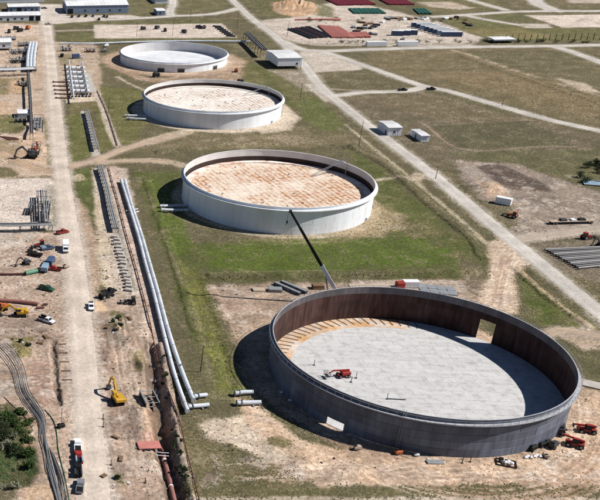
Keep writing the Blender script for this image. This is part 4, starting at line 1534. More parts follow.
def excavator(u, v, rz, paint, label, swing=0.0, boom=((0.9, 2.0), (3.4, 5.2), (5.6, 4.6), (7.0, 1.4)), k=1.0, cat='excavator'):
    t = thing('excavator', label, cat, GP(u, v), rz)
    for y in (-1.15, 1.15):
        track(t, y, 4.3)
    MB().box((0, 0, 0.75), (2.2, 1.8, 0.5)).build('undercarriage', 'dark_steel', t)
    MB().cyl((0, 0, 1.0), (0, 0, 1.25), 0.8, 16).build('slew_ring', 'black', t)
    c, s = math.cos(swing), math.sin(swing)

    def rot(o):
        o.rotation_euler = (0, 0, swing)
        return o
    rot(MB().box((-0.5, 0, 1.7), (3.3, 2.7, 0.9), bev=0.08).build('upper_body', paint, t))
    b = MB()
    b.prism([(-2.3, 1.3), (-2.75, 1.5), (-2.75, 2.25), (-2.3, 2.5), (-1.6, 2.5), (-1.6, 1.3)], -1.4, 1.4)
    rot(b.build('counterweight', paint, t))
    rot(MB().box((-1.05, -0.35, 2.3), (1.4, 1.7, 0.35), bev=0.06).build('engine_cover', paint, t))
    cb = rot(MB().box((0.55, 0.9, 2.55), (1.5, 0.95, 1.55), bev=0.1).build('cab', paint, t))
    MB().box((0.62, 0.9, 2.72), (1.5, 0.97, 0.85), bev=0.02).build('cab_glass', 'glass_dark', cb)
    P = [(x, 0.0, z) for x, z in boom]
    rot(arm(t, 'boom', paint, P[0], P[1], 0.5, 0.5, 0.6, 0.75))
    rot(arm(t, 'boom', paint, P[1], P[2], 0.5, 0.45, 0.75, 0.5))
    rot(arm(t, 'stick', paint, P[2], P[3], 0.4, 0.35, 0.55, 0.35))
    rot(arm(t, 'hydraulic_cylinder', 'silver', (1.3, 0.35, 1.9), tuple(np.array(P[1]) * 0.75 + np.array(P[0]) * 0.25 + [0, 0.35, 0]), 0.16, 0.12, 0.16, 0.12))
    bx, bz = boom[3]
    b = MB()
    b.prism([(bx - 0.25, bz + 0.2), (bx + 0.45, bz - 0.1), (bx + 0.3, bz - 0.9), (bx - 0.5, bz - 1.1), (bx - 0.95, bz - 0.6), (bx - 0.4, bz - 0.5)], -0.6, 0.6)
    rot(b.build('bucket', 'dark_steel', t))
    t.scale = (k, k, k)
    return t


def telehandler(u, v, rz, paint, label, up=0.25):
    t = thing('telehandler', label, 'telehandler', GP(u, v), rz)
    MB().box((0, 0, 0.95), (4.2, 1.5, 0.7), bev=0.08).build('chassis', paint, t)
    MB().box((-1.0, -0.75, 1.45), (2.0, 0.9, 0.8), bev=0.08).build('engine_cover', paint, t)
    cb = MB().box((0.0, 0.62, 1.95), (1.5, 0.95, 1.5), bev=0.1).build('cab', 'black', t)
    MB().box((0.0, 0.62, 2.73), (1.35, 0.85, 0.08)).build('cab_roof', paint, cb)
    p = (-2.0, -0.1, 1.9)
    q = (3.3 * math.cos(up), -0.1, 1.75 + 3.3 * math.sin(up))
    arm(t, 'boom', paint, p, q, 0.45, 0.38, 0.5, 0.4)
    b = MB()
    b.box((q[0] + 0.15, 0, q[2] - 0.3), (0.12, 1.3, 0.9))
    for s in (-0.4, 0.4):
        b.box((q[0] + 0.8, s, q[2] - 0.7), (1.2, 0.12, 0.07))
    b.build('fork_carriage', 'dark_steel', t)
    wheels(t, [(1.5, 1.0), (1.5, -1.0), (-1.5, 1.0), (-1.5, -1.0)], 0.62, 0.45)
    return t


def manlift(u, v, z, rz, label):
    p = G(u, v, z)
    t = thing('boom_lift', label, 'boom lift', p, rz)
    MB().box((0, 0, 0.75), (3.4, 1.5, 0.45), bev=0.06).build('chassis', 'red', t)
    MB().box((-0.5, 0, 1.45), (2.6, 2.1, 0.9), bev=0.1).build('turntable', 'red', t)
    arm(t, 'boom', 'red', (-1.6, 0, 2.1), (3.4, 0, 2.3), 0.4, 0.34, 0.5, 0.36)
    arm(t, 'jib', 'red', (3.3, 0, 2.3), (4.5, 0, 1.5), 0.25, 0.22, 0.3, 0.22)
    b = MB()
    b.box((5.1, 0, 0.75), (1.0, 2.2, 0.06))
    for x in (4.6, 5.6):
        for y in (-1.1, 0, 1.1):
            b.cyl((x, y, 0.75), (x, y, 1.9), 0.05, 5)
    for zz in (1.3, 1.9):
        for x in (4.6, 5.6):
            b.cyl((x, -1.1, zz), (x, 1.1, zz), 0.05, 5)
        for y in (-1.1, 1.1):
            b.cyl((4.6, y, zz), (5.6, y, zz), 0.05, 5)
    b.build('work_basket', 'dark_steel', t)
    wheels(t, [(1.3, 0.95), (1.3, -0.95), (-1.3, 0.95), (-1.3, -0.95)], 0.5, 0.4)
    return t


def tractor(u, v, rz, paint, label):
    t = thing('tractor', label, 'tractor', GP(u, v), rz)
    b = MB()
    b.prism([(-0.6, 0.8), (-0.6, 1.5), (0.4, 1.6), (2.2, 1.4), (2.3, 0.8)], -0.45, 0.45)
    b.build('bonnet', paint, t)
    MB().box((-0.9, 0, 1.1), (1.6, 1.2, 0.8), bev=0.08).build('rear_body', paint, t)
    cb = MB().box((-0.8, 0, 2.1), (1.3, 1.3, 1.3), bev=0.08).build('cab', 'glass_dark', t)
    MB().box((-0.8, 0, 2.8), (1.5, 1.5, 0.12), bev=0.03).build('cab_roof', paint, cb)
    wheels(t, [(-1.0, 0.95), (-1.0, -0.95)], 0.85, 0.5)
    wheels(t, [(1.7, 0.8), (1.7, -0.8)], 0.5, 0.35)
    b = MB()
    b.box((3.4, 0, 0.6), (0.5, 2.0, 0.8), ry=0.3)
    for s in (-0.7, 0.7):
        b.cyl((0.6, s, 1.5), (3.3, s, 0.8), 0.1, 6)
    b.build('loader_bucket', 'dark_steel', t)
    return t


def house(FL, FR, BL, eave, label, cat='building', name='shed', rise=0.5, wallm='wall_white', roofm='roof_pale', legs=0.0,
          doors=(), windows=(), sidedoors=(), panels=0, ridge='x', group=None, square=True):
    """gabled shed on three ground corners; doors and windows as (position along front 0-1, width, bottom, top)"""
    a, b_, c = G2(FL), G2(FR), G2(BL)
    ex = b_ - a if not square else np.array([b_[0] - a[0], 0.0])
    Lx = np.linalg.norm(ex)
    ex = ex / Lx
    ey = np.array([-ex[1], ex[0]])
    Ly = float((c - a) @ ey)
    t = thing(name, label, cat, (a[0], a[1], gz(a) + 0.02), math.atan2(ex[1], ex[0]), group)
    z0 = legs
    b = MB()
    b.box((Lx / 2, Ly / 2, z0 + (eave - z0) / 2), (Lx, Ly, eave - z0))
    b.build('wall', wallm, t)
    wr = MB()
    for k in range(int(Lx / 1.2)):
        wr.box((0.6 + k * 1.2, -0.03, z0 + (eave - z0) / 2), (0.16, 0.06, eave - z0 - 0.1))
    for k in range(int(abs(Ly) / 1.2)):
        wr.box((-0.03, 0.6 + k * 1.2, z0 + (eave - z0) / 2), (0.06, 0.16, eave - z0 - 0.1))
    if wr.v:
        tag(wr.build('cladding_ribs', wallm, t), kind='stuff')
    MB().box((Lx / 2, -0.36, eave - 0.06), (Lx + 0.5, 0.14, 0.16)).build('gutter', 'galv', t)
    if rise > 0:
        b = MB()
        o = 0.3
        if ridge == 'x':
            V = [(-o, -o, eave + 0.02), (Lx + o, -o, eave + 0.02), (Lx + o, Ly + o, eave + 0.02), (-o, Ly + o, eave + 0.02), (-o, Ly / 2, eave + rise), (Lx + o, Ly / 2, eave + rise)]
            Fc = [(0, 1, 5, 4), (2, 3, 4, 5), (3, 0, 4), (1, 2, 5), (3, 2, 1, 0)]
        else:
            V = [(-o, -o, eave + 0.02), (Lx + o, -o, eave + 0.02), (Lx + o, Ly + o, eave + 0.02), (-o, Ly + o, eave + 0.02), (Lx / 2, -o, eave + rise), (Lx / 2, Ly + o, eave + rise)]
            Fc = [(0, 4, 5, 3), (1, 2, 5, 4), (0, 1, 4), (2, 3, 5), (3, 2, 1, 0)]
        rf = b.add(V, Fc).build('roof', roofm, t)
        if panels:
            rb = MB()
            for k in range(panels + 1):
                x = Lx * k / panels
                if ridge == 'x':
                    for s, y in ((-1, -o), (1, Ly + o)):
                        rb.cyl((x, y, eave + 0.07), (x, Ly / 2, eave + rise + 0.05), 0.06, 4)
            if rb.v:
                rb.build('roof_ribs', roofm, rf)
    if legs:
        for k in range(5):
            for y in (0.3, Ly - 0.3):
                MB().box((0.3 + (Lx - 0.6) * k / 4, y, legs / 2 + 0.001), (0.3, 0.3, legs)).build('leg', 'dark_steel', t)
    for f, wd, zb, zt in doors:
        d = MB().box((f * Lx, -0.04, (zb + zt) / 2), (wd, 0.12, zt - zb)).build('door', 'black', t)
        MB().box((f * Lx, -0.08, zt + 0.08), (wd + 0.3, 0.1, 0.14)).build('door_header', 'galv', d)
    for f, wd, zb, zt in windows:
        w_ = MB().box((f * Lx, -0.03, (zb + zt) / 2), (wd, 0.08, zt - zb)).build('window', 'glass_dark', t)
        MB().box((f * Lx, -0.06, zb - 0.06), (wd + 0.2, 0.14, 0.1)).build('sill', 'galv', w_)
    for f, wd, zb, zt in sidedoors:
        MB().box((-0.04, f * Ly, (zb + zt) / 2), (0.12, wd, zt - zb)).build('door', 'dark_steel', t)
    return t


def pipe_thing(name, label, P, r, m, cat='pipe', group=None, z=None, supports=0.0, step=4.0, n=10, smooth=True):
    """pipe along pixel points; z is the height of its axis above the ground"""
    z = r + 0.05 if z is None else z
    W = catmull([G(u, v, z)[:2] for u, v in P], step) if smooth else [G2(p) for p in P]
    W = [np.array([w_[0], w_[1], gz(w_) + z]) for w_ in W]
    if smooth and len(W) > 4:      # a pipe is stiff: iron out the ground's bumps
        zz = np.array([w_[2] for w_ in W])
        for _ in range(6):
            zz[1:-1] = (zz[:-2] + zz[1:-1] * 2 + zz[2:]) / 4
        for w_, q in zip(W, zz):
            w_[2] = q
    o = W[0].copy()
    o[2] = gz(o)
    t = thing(name, label, cat, o, 0, group)
    MB().tube([w_ - o for w_ in W], r, n).build('pipe_run', m, t)
    if supports and r > 0.5:
        run = 0.0
        for a, b in zip(W[:-1], W[1:]):
            run += np.linalg.norm(b - a)
            if run > 11.5:
                run = 0.0
                d = (b - a) / np.linalg.norm(b - a)
                MB().cyl(a - o - d * 0.14, a - o + d * 0.14, r + 0.05, n).build('weld_band', 'galv', t)
    if supports:
        acc = 0
        for a, b in zip(W[:-1], W[1:]):
            acc += np.linalg.norm(b - a)
            if acc > supports:
                acc = 0
                rz = math.atan2(b[1] - a[1], b[0] - a[0])
                zg = gz(a)
                bb = MB()
                hgt = a[2] - r - zg + 0.25
                bb.box((0, 0, -0.2 + hgt / 2), (0.35, 2.4 * r + 0.4, hgt))
                bb.box((0, 0, hgt - 0.15), (0.25, 3.0 * r + 0.3, 0.2))
                bb.build('support', 'concrete', t, tuple(np.array([a[0], a[1], zg]) - o), rz)
    return t


def rack(name, label, P, wd, h, npipe, r, m, label_cat='pipe rack', spacing=6.0, fm='dark_steel', group=None):
    """pipes carried on steel bents"""
    W = catmull(px(P), spacing)
    A = np.array(W)
    T = np.gradient(A, axis=0)
    T /= np.linalg.norm(T, axis=1)[:, None]
    N_ = np.stack([-T[:, 1], T[:, 0]], 1)
    o = np.array([A[0][0], A[0][1], gz(A[0])])
    t = thing(name, label, label_cat, o, 0, group)
    for a, n_ in zip(A, N_):
        b = MB()
        rz = math.atan2(n_[1], n_[0])
        for s in (-1, 1):
            b.box((s * wd / 2, 0, h / 2 - 0.1), (0.22, 0.22, h + 0.2))
        b.box((0, 0, h), (wd + 0.6, 0.25, 0.22))
        b.build('bent', fm, t, tuple(np.array([a[0], a[1], gz(a)]) - o), rz)
    for k in range(npipe):
        off = (k + 0.5) / npipe * wd - wd / 2
        rr = r * (0.8 + 0.4 * ((k * 7) % 3) / 2)
        MB().tube([np.array([a[0] + n_[0] * off, a[1] + n_[1] * off, h + 0.12 + rr]) - [o[0], o[1], 0] for a, n_ in zip(A, N_)], rr, 8).build(
            'pipe_run', m[k % len(m)] if isinstance(m, (list, tuple)) else m, t)
    return t


def slab(u, v, rz, size, m, label, name='steel_plate', cat='plate', z=0.0, group=None, lift=0.06, stackn=1):
    t = thing(name, label, cat, GP(u, v), rz, group)
    for k in range(stackn):
        MB().box((random.uniform(-.1, .1) * k, random.uniform(-.1, .1) * k, lift + (k + 0.5) * size[2] + 0.01 * k), size, bev=min(size) * 0.15, rz=0.02 * k).build('board' if stackn > 1 else 'panel', m, t)
    for s in (-0.35, 0.35):
        MB().box((s * size[0], 0, lift / 2), (0.15, size[1] * 0.9, lift)).build('bearer', 'timber', t)
    return t


def pole(u, v, h, label, arms=True, group='wooden utility poles', r=0.16):
    t = thing('utility_pole', label, 'utility pole', GP(u, v), R_(60), group)
    MB().cyl((0, 0, -0.3), (0, 0, h), r, 8, r1=r * 0.6).build('post', 'pole_wood', t)
    if arms:
        MB().box((0, 0, h - 0.7), (2.4, 0.14, 0.16)).build('crossarm', 'pole_wood', t)
        for x in (-1.0, 0.0, 1.0):
            MB().cyl((x, 0, h - 0.62), (x, 0, h - 0.35), 0.07, 6).build('insulator', 'galv', t)
    return t


def leaf_cloud(blobs, n, size, flat=1.0):
    """many small leaf faces through a set of ellipsoids"""
    V, Fc = [], []
    tot = sum(b[3] * b[4] * b[5] for b in blobs)
    for cx, cy, cz, rx, ry, rz_ in blobs:
        k = max(8, int(n * rx * ry * rz_ / tot))
        for _ in range(k):
            d = np.array([random.gauss(0, 1) for _ in range(3)])
            d /= np.linalg.norm(d)
            q = random.random() ** 0.45
            p = np.array([cx, cy, cz]) + d * q * np.array([rx, ry, rz_]) * random.uniform(0.8, 1.12)
            a = np.array([random.gauss(0, 1) for _ in range(3)])
            a /= np.linalg.norm(a)
            b = np.cross(a, [random.gauss(0, 1) for _ in range(3)])
            b /= np.linalg.norm(b) + 1e-6
            s = size * random.uniform(0.6, 1.4)
            i = len(V)
            V += [p - a * s, p + b * s * 0.6, p + a * s, p - b * s * 0.6]
            Fc.append((i, i + 1, i + 2, i + 3))
    return MB().add(V, Fc)


def bush(u, v, R, H, m, label, group, n=420, name='bush', cat='bush', p=None):
    p = GP(u, v) if p is None else p
    t = thing(name, label, cat, p, random.uniform(0, 6), group)
    blobs = []
    for k in range(9):
        a = random.uniform(0, 6.28)
        rr = random.uniform(0, R * 0.85)
        s = random.uniform(0.22, 0.6)
        blobs.append((rr * math.cos(a), rr * math.sin(a), H * random.uniform(0.3, 0.75), R * s, R * s * random.uniform(.7, 1.2), H * random.uniform(.25, .45)))
    leaf_cloud(blobs, n, 0.22 if R < 4 else 0.34).build('crown', m, t)
    b = MB()
    for x, y, z, *_ in blobs:
        b.cyl((0, 0, -0.1), (x, y, z), 0.07, 5, r1=0.03)
    b.build('trunk', 'bark', t)
    return t

# ------------------------------------------------------------------ buildings
house((66.5, 14), (129, 13.5), (64.5, 8.2), 7.0, 'long pale blue metal warehouse with white roof at the edge of the tank farm', 'warehouse', 'warehouse', 2.2, 'wall_blue', 'roof_pale',
      doors=[(0.06, 5, 0.02, 4.5)], windows=[(0.3, 2, 2, 3.4), (0.5, 2, 2, 3.4), (0.7, 2, 2, 3.4), (0.86, 2, 2, 3.4)], panels=16)
house((-6, 21.5), (41, 21), (-6, 17.5), 4.6, 'long white roofed shed with two dark open bays at its end', 'shed', 'shed', 0.9, 'wall_white', 'roof_pale',
      doors=[(0.80, 4, 0.02, 3.8), (0.94, 4, 0.02, 3.8), (0.3, 1.6, 0.02, 2.4)], windows=[(0.15, 2.4, 1.4, 2.6), (0.45, 2.4, 1.4, 2.6), (0.6, 2.4, 1.4, 2.6)], panels=10)
house((8, 12.5), (40, 12), (9, 9.0), 4.8, 'grey office block with one dark garage door beside the long white shed', 'office', 'office_block', 0.8, 'wall_blue', 'roof_pale',
      doors=[(0.35, 4, 0.02, 3.6)], windows=[(0.1, 2, 1.3, 2.6), (0.55, 2, 1.3, 2.6), (0.75, 2, 1.3, 2.6), (0.9, 2, 1.3, 2.6)], panels=8)
house((-6, 3), (44, 2.5), (-6, -3), 4.5, 'flat pale depot building behind the grey office block', 'depot', 'depot', 0.6, 'wall_white', 'roof_pale', panels=6)
house((-8, 51), (11.5, 50.5), (-8, 46.5), 6.2, 'tall white equipment shed beside the pipe skids', 'shed', 'shed', 0.7, 'wall_white', 'roof_pale', legs=1.6, panels=5,
      windows=[(0.6, 2.0, 3, 4.2)])
house((277, 69.3), (303.5, 70.5), (264.5, 61), 7.4, 'white metal building raised on steel legs beside the far crossroads', 'building', 'pump_house', 0.8, 'wall_white', 'roof_pale', legs=2.0, panels=10,
      windows=[(0.8, 1.4, 3, 4.2)])
house((387.5, 136), (403.3, 137.3), (379, 129), 4.4, 'larger white cabin with a window and dark side door beside the paved road', 'cabin', 'control_cabin', 0.5, 'wall_white', 'roof_pale', panels=5,
      windows=[(0.45, 0.9, 1.5, 2.6)], sidedoors=[(0.2, 1.4, 0.02, 2.4)])
house((420.3, 142), (427, 140.8), (411.7, 135.3), 3.2, 'smaller white cabin next to the larger one on bare ground', 'cabin', 'control_cabin', 0.3, 'wall_white', 'roof_pale', panels=3,
      sidedoors=[(0.5, 1.1, 0.02, 2.2)])
house((18, 118.5), (31, 118), (17, 114.5), 2.8, 'small white roofed cabin above dark pump gear', 'cabin', 'pump_cabin', 0.3, 'wall_white', 'roof_pale', legs=0.6)
house((110, 1.5), (127, 1.2), (110, -2), 4, 'low pale hut behind the warehouse', 'hut', 'hut', 0.6, 'wall_white', 'roof_pale')
house((157, 15.5), (165, 15.2), (158, 12.5), 4, 'white hut with blue front standing alone beside the far road', 'hut', 'hut', 0.5, 'wall_blue', 'roof_pale', windows=[(0.4, 1.5, 1.2, 2.4)])
house((155, 4), (168, 3.5), (155, 0), 4, 'white hut behind the hut with the blue front', 'hut', 'hut', 0.5, 'wall_white', 'roof_pale')
house((494, 43.6), (515, 43.2), (490, 40.6), 2.8, 'long low white canopy beside the scrub strip', 'canopy', 'canopy', 0.3, 'wall_white', 'roof_pale', legs=1.8)

# ------------------------------------------------------------------ the crane behind the near tank
def crane():
    base = G(325.5, 303.5)
    rz = math.atan2(298.9 - base[1], 111.5 - base[0])
    t = thing('mobile_crane', 'mobile crane with long black and white telescopic boom behind the near tank', 'crane', base, rz)
    MB().box((-1.5, 0, 1.2), (13.5, 2.7, 0.7), bev=0.06).build('carrier', 'orange', t)
    cb = MB().box((4.3, 0, 2.2), (1.9, 2.6, 1.5), bev=0.15).build('carrier_cab', 'orange', t)
    MB().box((4.4, 0, 2.45), (1.92, 2.3, 0.7)).build('cab_glass', 'glass_dark', cb)
    MB().cyl((-2, 0, 1.55), (-2, 0, 1.95), 1.2, 18).build('slew_ring', 'black', t)
    MB().box((-3.2, 0, 2.6), (4.6, 2.6, 1.3), bev=0.1).build('superstructure', 'white_paint', t)
    MB().box((-5.9, 0, 2.7), (1.3, 2.9, 1.6), bev=0.1).build('counterweight', 'dark_steel', t)
    oc = MB().box((-0.9, 1.3, 2.9), (1.7, 1.0, 1.7), bev=0.1).build('operator_cab', 'white_paint', t)
    MB().box((-0.85, 1.3, 3.2), (1.72, 1.02, 0.8)).build('cab_glass', 'glass_dark', oc)
    for x in (-6.5, 3.0):
        for s in (-1, 1):
            o = MB().box((x, s * 2.3, 0.9), (0.4, 2.6, 0.3)).build('outrigger', 'orange', t)
            MB().cyl((x, s * 3.4, 0.0), (x, s * 3.4, 0.8), 0.14, 8).build('outrigger_leg', 'silver', o)
            MB().cyl((x, s * 3.4, 0.0), (x, s * 3.4, 0.1), 0.5, 10).build('outrigger_pad', 'timber', o)
    wheels(t, [(x, s * 1.15) for x in (4.0, 2.2, -4.0, -5.6, -7.2) for s in (-1, 1)], 0.65, 0.5)
    Ti = Matrix.Rotation(-rz, 3, 'Z') @ (Vector((111.5, 298.9, 32.5)) - Vector(base))
    tip = np.array(Ti)
    piv = np.array([-3.6, 0, 3.6])
    L = np.linalg.norm(tip - piv)
    at_ = lambda f: piv + (tip - piv) * f
    arm(t, 'boom_base', 'white_paint', at_(0), at_(0.36), 1.0, 0.95, 1.25, 1.15)
    arm(t, 'boom_section', 'black', at_(0.355), at_(0.58), 0.9, 0.9, 1.0, 1.0)
    arm(t, 'boom_section', 'black', at_(0.575), at_(0.8), 0.78, 0.78, 0.85, 0.85)
    arm(t, 'boom_section', 'black', at_(0.795), at_(1.0), 0.64, 0.64, 0.7, 0.7)
    MB().box(at_(1.005), (0.9, 0.8, 1.0), bev=0.1).build('boom_head', 'dark_steel', t)
    arm(t, 'luffing_cylinder', 'silver', (-0.6, 0, 2.4), at_(0.25) + [0.2, 0, -0.6], 0.4, 0.35, 0.4, 0.35)
    h0 = at_(1.01) + [0.5, 0, -0.4]
    b = MB()
    for s in (-0.12, 0.12):
        b.cyl(h0 + [0, s, 0], h0 + [0, s, -3.2], 0.035, 5)
    b.build('hoist_rope', 'black', t)
    b = MB().box(h0 + [0, 0, -3.6], (0.5, 0.4, 0.9), bev=0.08)
    b.tube([h0 + [0, 0, -4.0], h0 + [0, 0, -4.4], h0 + [0.25, 0, -4.65], h0 + [0.3, 0, -4.4]], 0.09, 6)
    b.build('hook_block', 'dark_steel', t)


crane()

# ------------------------------------------------------------------ pipelines
pipe_thing('pipeline', 'western of two big white pipelines on low concrete supports, along the rust brown pipe',
           [(121, 180), (127.5, 201), (138, 235), (145.6, 264), (153, 290), (163.5, 332), (174, 372), (187.5, 411)], 0.66, 'pipe_white', 'pipeline', None, 1.25, 9.0, 4.0, 14)
pipe_thing('pipeline', 'eastern of two big white pipelines on low concrete supports, along the grass strip',
           [(124.8, 180), (132, 206), (141.5, 235), (150, 264), (157.5, 290), (169, 332), (182.5, 372), (193.5, 399)], 0.66, 'pipe_white', 'pipeline', None, 1.25, 9.0, 4.0, 14)
STUB = 'short white pipe stub beside '
for (p, q), lb in (([(188, 406), (209, 404)], STUB + 'the end of the western pipeline'), ([(194, 396), (207, 394.5)], STUB + 'the end of the eastern pipeline'),
                   ([(235, 393), (253, 392.5)], STUB + 'the near tank, on the grass'), ([(237, 402.5), (261, 402)], STUB + 'the near tank, next to bare sand'),
                   ([(160, 206.5), (186.5, 205.5)], STUB + 'the rusty roofed tank, thinner one'), ([(161, 210.5), (188.5, 210)], STUB + 'the rusty roofed tank, with a valve wheel'),
                   ([(125, 115.5), (145.5, 116)], STUB + 'the streaky roofed tank, upper one'), ([(127, 118.3), (147, 119.3)], STUB + 'the streaky roofed tank, lower one')):
    t = pipe_thing('pipe_stub', lb, [p, q], 0.62, 'pipe_white', 'pipe', None, 0.95, 6.0, 2.0, 12)
    a = G(p[0], p[1], 0.95) - np.array(t.location)
    b = G(q[0], q[1], 0.95) - np.array(t.location)
    d = (b - a) / np.linalg.norm(b - a)
    fl = MB()
    fl.cyl(a - d * 0.12, a + d * 0.12, 0.9, 14)
    fl.build('flange', 'galv', t)
    f2 = MB()
    f2.cyl(a + d * 1.4 - d * 0.1, a + d * 1.4 + d * 0.1, 0.86, 14)
    f2.cyl(a + d * 1.4, a + d * 1.4 + [0, 0, 1.5], 0.12, 6)
    f2.build('valve', 'galv', t)
pipe_thing('crossover_pipe', 'thin white pipe crossing under the two big pipelines', [(126, 211), (138, 209)], 0.25, 'white_paint', 'pipe', None, 0.5, 0, 2.0, 8)
pipe_thing('crossover_pipe', 'second thin white pipe crossing by the two big pipelines with a valve', [(128, 214), (139, 211.5)], 0.25, 'white_paint', 'pipe', None, 0.5, 0, 2.0, 8)
pipe_thing('pipeline', 'long thin rust brown pipeline laid straight along the trench and white pipelines',
           [(108.5, 167), (113, 184), (119, 205), (126.5, 235), (137.5, 273), (150, 322), (163, 376), (179, 421), (187.5, 455.5), (199, 499), (210, 545)], 0.18, 'pipe_brown', 'pipeline', None, 0.6, 7.0, 4.0, 8)
pipe_thing('pipeline', 'thin rust brown pipeline on sleepers between the meter station and the track', [(97, 90), (103, 103), (107.5, 114), (117.5, 145)], 0.22, 'pipe_brown', 'pipeline', None, 0.5, 6.0, 4.0, 8)
rack('pipe_rack', 'low grey pipe rack on steel bents along the pale gravel strip', [(99.5, 170), (105.5, 191), (109.5, 211), (115, 233)], 2.4, 1.9, 3, 0.32, ['pipe_grey', 'galv', 'pipe_grey'], spacing=5)
rack('pipe_rack', 'short grey pipe rack on steel bents beside the grass near the dirt track', [(86.5, 114), (91, 132), (96, 152)], 2.4, 1.9, 3, 0.32, ['pipe_grey', 'galv', 'pipe_grey'], spacing=5)
proto = None
for k in range(17):
    f = k / 16
    u, v = 115.5 + 14 * f, 238 + 53 * f
    p = GP(u + random.uniform(-.8, .8), v)
    if proto is None:
        proto = MB().box((0, 0, 0.55), (2.6, 1.7, 1.2), bev=0.1).mesh('concrete_block')
        proto.materials.append(M['concrete'])
    o = link('concrete_block', proto, None, tuple(p), R_(-14) + random.uniform(-.25, .25))
    o.scale = (random.uniform(.8, 1.15), random.uniform(.8, 1.15), random.uniform(.7, 1.1))
    tag(o, 'grey concrete block in the row that continues the low pipe rack', 'concrete block', 'concrete blocks in line after the rack')
rack('pipe_rack', 'tall dark pipe rack at the edge of the white gravel lot', [(41.5, 198), (42.5, 214), (43.5, 230)], 4.2, 3.2, 4, 0.3, ['pipe_grey', 'pipe_dark', 'galv', 'pipe_grey'], spacing=6)
rack('pipe_rack', 'long grey pipe rack running across the foot of the white gravel lot', [(-8, 231.5), (20, 231.5), (44, 230.5), (51, 230)], 3.6, 2.6, 5, 0.33, ['galv', 'pipe_grey', 'pipe_dark'], spacing=6)
rack('pipe_rack', 'narrow dark pipe rack climbing past the small white roofed cabin', [(28, 78), (29.5, 96), (30.5, 116), (31.5, 140)], 1.6, 3.6, 3, 0.3, ['pipe_dark', 'pipe_grey'], spacing=8)
rack('pipe_rack', 'broad grey pipe rack running across below the white process pipes', [(-6, 76.5), (14, 76), (34, 75)], 6.0, 4.0, 6, 0.35, ['galv', 'white_paint', 'pipe_grey'], spacing=8)
rack('pipe_rack', 'dark lattice pipe bridge climbing to the white building on legs', [(246, 41), (253, 48), (263, 58)], 4.5, 5.5, 5, 0.4, ['pipe_dark', 'pipe_grey'], spacing=8)
pipe_thing('pipeline', 'thick pale pipeline passing behind the shallow white tank', [(60, 43.5), (95, 43.5), (120, 42.5), (180, 41), (250, 41.5)], 0.7, 'pipe_white', 'pipeline', None, 1.3, 12.0, 8.0, 10)
for k, (u0, u1) in enumerate(((30.2, 27.2), (33.2, 30.5), (36.2, 33.8))):
    pipe_thing('process_pipe', 'fat white process pipe beside the dark equipment skid', [(u0, 43), (u1 + 0.6, 56), (u1, 68)], 1.15, 'pipe_white', 'pipe', 'white process pipes side by side', 3.2, 14.0, 6.0, 14)


def skid(u, v, rz, L, W_, label, nv, m='pipe_white', seed=1):
    rnd = random.Random(seed)
    t = thing('process_skid', label, 'process skid', GP(u, v), rz)
    b = MB()
    for y in (-W_ / 2, 0, W_ / 2):
        b.box((0, y, 0.2), (L, 0.3, 0.4))
    b.build('base_frame', 'dark_steel', t)
    for k in range(nv):
        x = -L / 2 + L * (k + 0.5) / nv
        if k % 3 == 0:
            MB().cyl((x, rnd.uniform(-.2, .2) * W_, 0.4), (x, 0, rnd.uniform(2.2, 4.0)), 0.6, 12).build('vessel', m, t)
        else:
            MB().cyl((x, -W_ * 0.4, 1.4), (x, W_ * 0.4, 1.4), 0.5, 12).build('cross_pipe', m, t)
        MB().box((x + 0.8, rnd.uniform(-.3, .3) * W_, 0.9), (0.8, 0.8, 1.2), bev=0.08).build('pump', rnd.choice(['dark_steel', 'galv', 'blue_paint']), t)
    for y in (-W_ * 0.3, W_ * 0.3):
        MB().cyl((-L / 2, y, 2.3), (L / 2, y, 2.3), 0.22, 8).build('header_pipe', 'galv', t)
    for x in (-L / 2 + .3, 0, L / 2 - .3):
        bb = MB()
        for y in (-W_ / 2, W_ / 2):
            bb.box((x, y, 1.7), (0.2, 0.2, 3.0))
        bb.box((x, 0, 3.25), (0.2, W_ + .2, 0.2))
        bb.build('portal_frame', 'galv', t)
    return t


skid(19, 53, R_(8), 13, 10, 'dark crowded equipment skid between the white shed and white process pipes', 7, 'galv', 3)
skid(18, 62, R_(8), 12, 9, 'second dark equipment skid below the crowded one', 6, 'dark_steel', 4)
skid(37.5, 126, R_(84), 24, 6, 'long pale pump skid beside the narrow dark rack', 9, 'galv', 5)
skid(45.5, 213, R_(82), 24, 3.2, 'slim grey valve skid alongside the tall dark rack', 8, 'pipe_grey', 6)
skid(32, 71, R_(4), 6, 3, 'small white topped skid at the end of the process pipes', 3, 'pipe_white', 8)


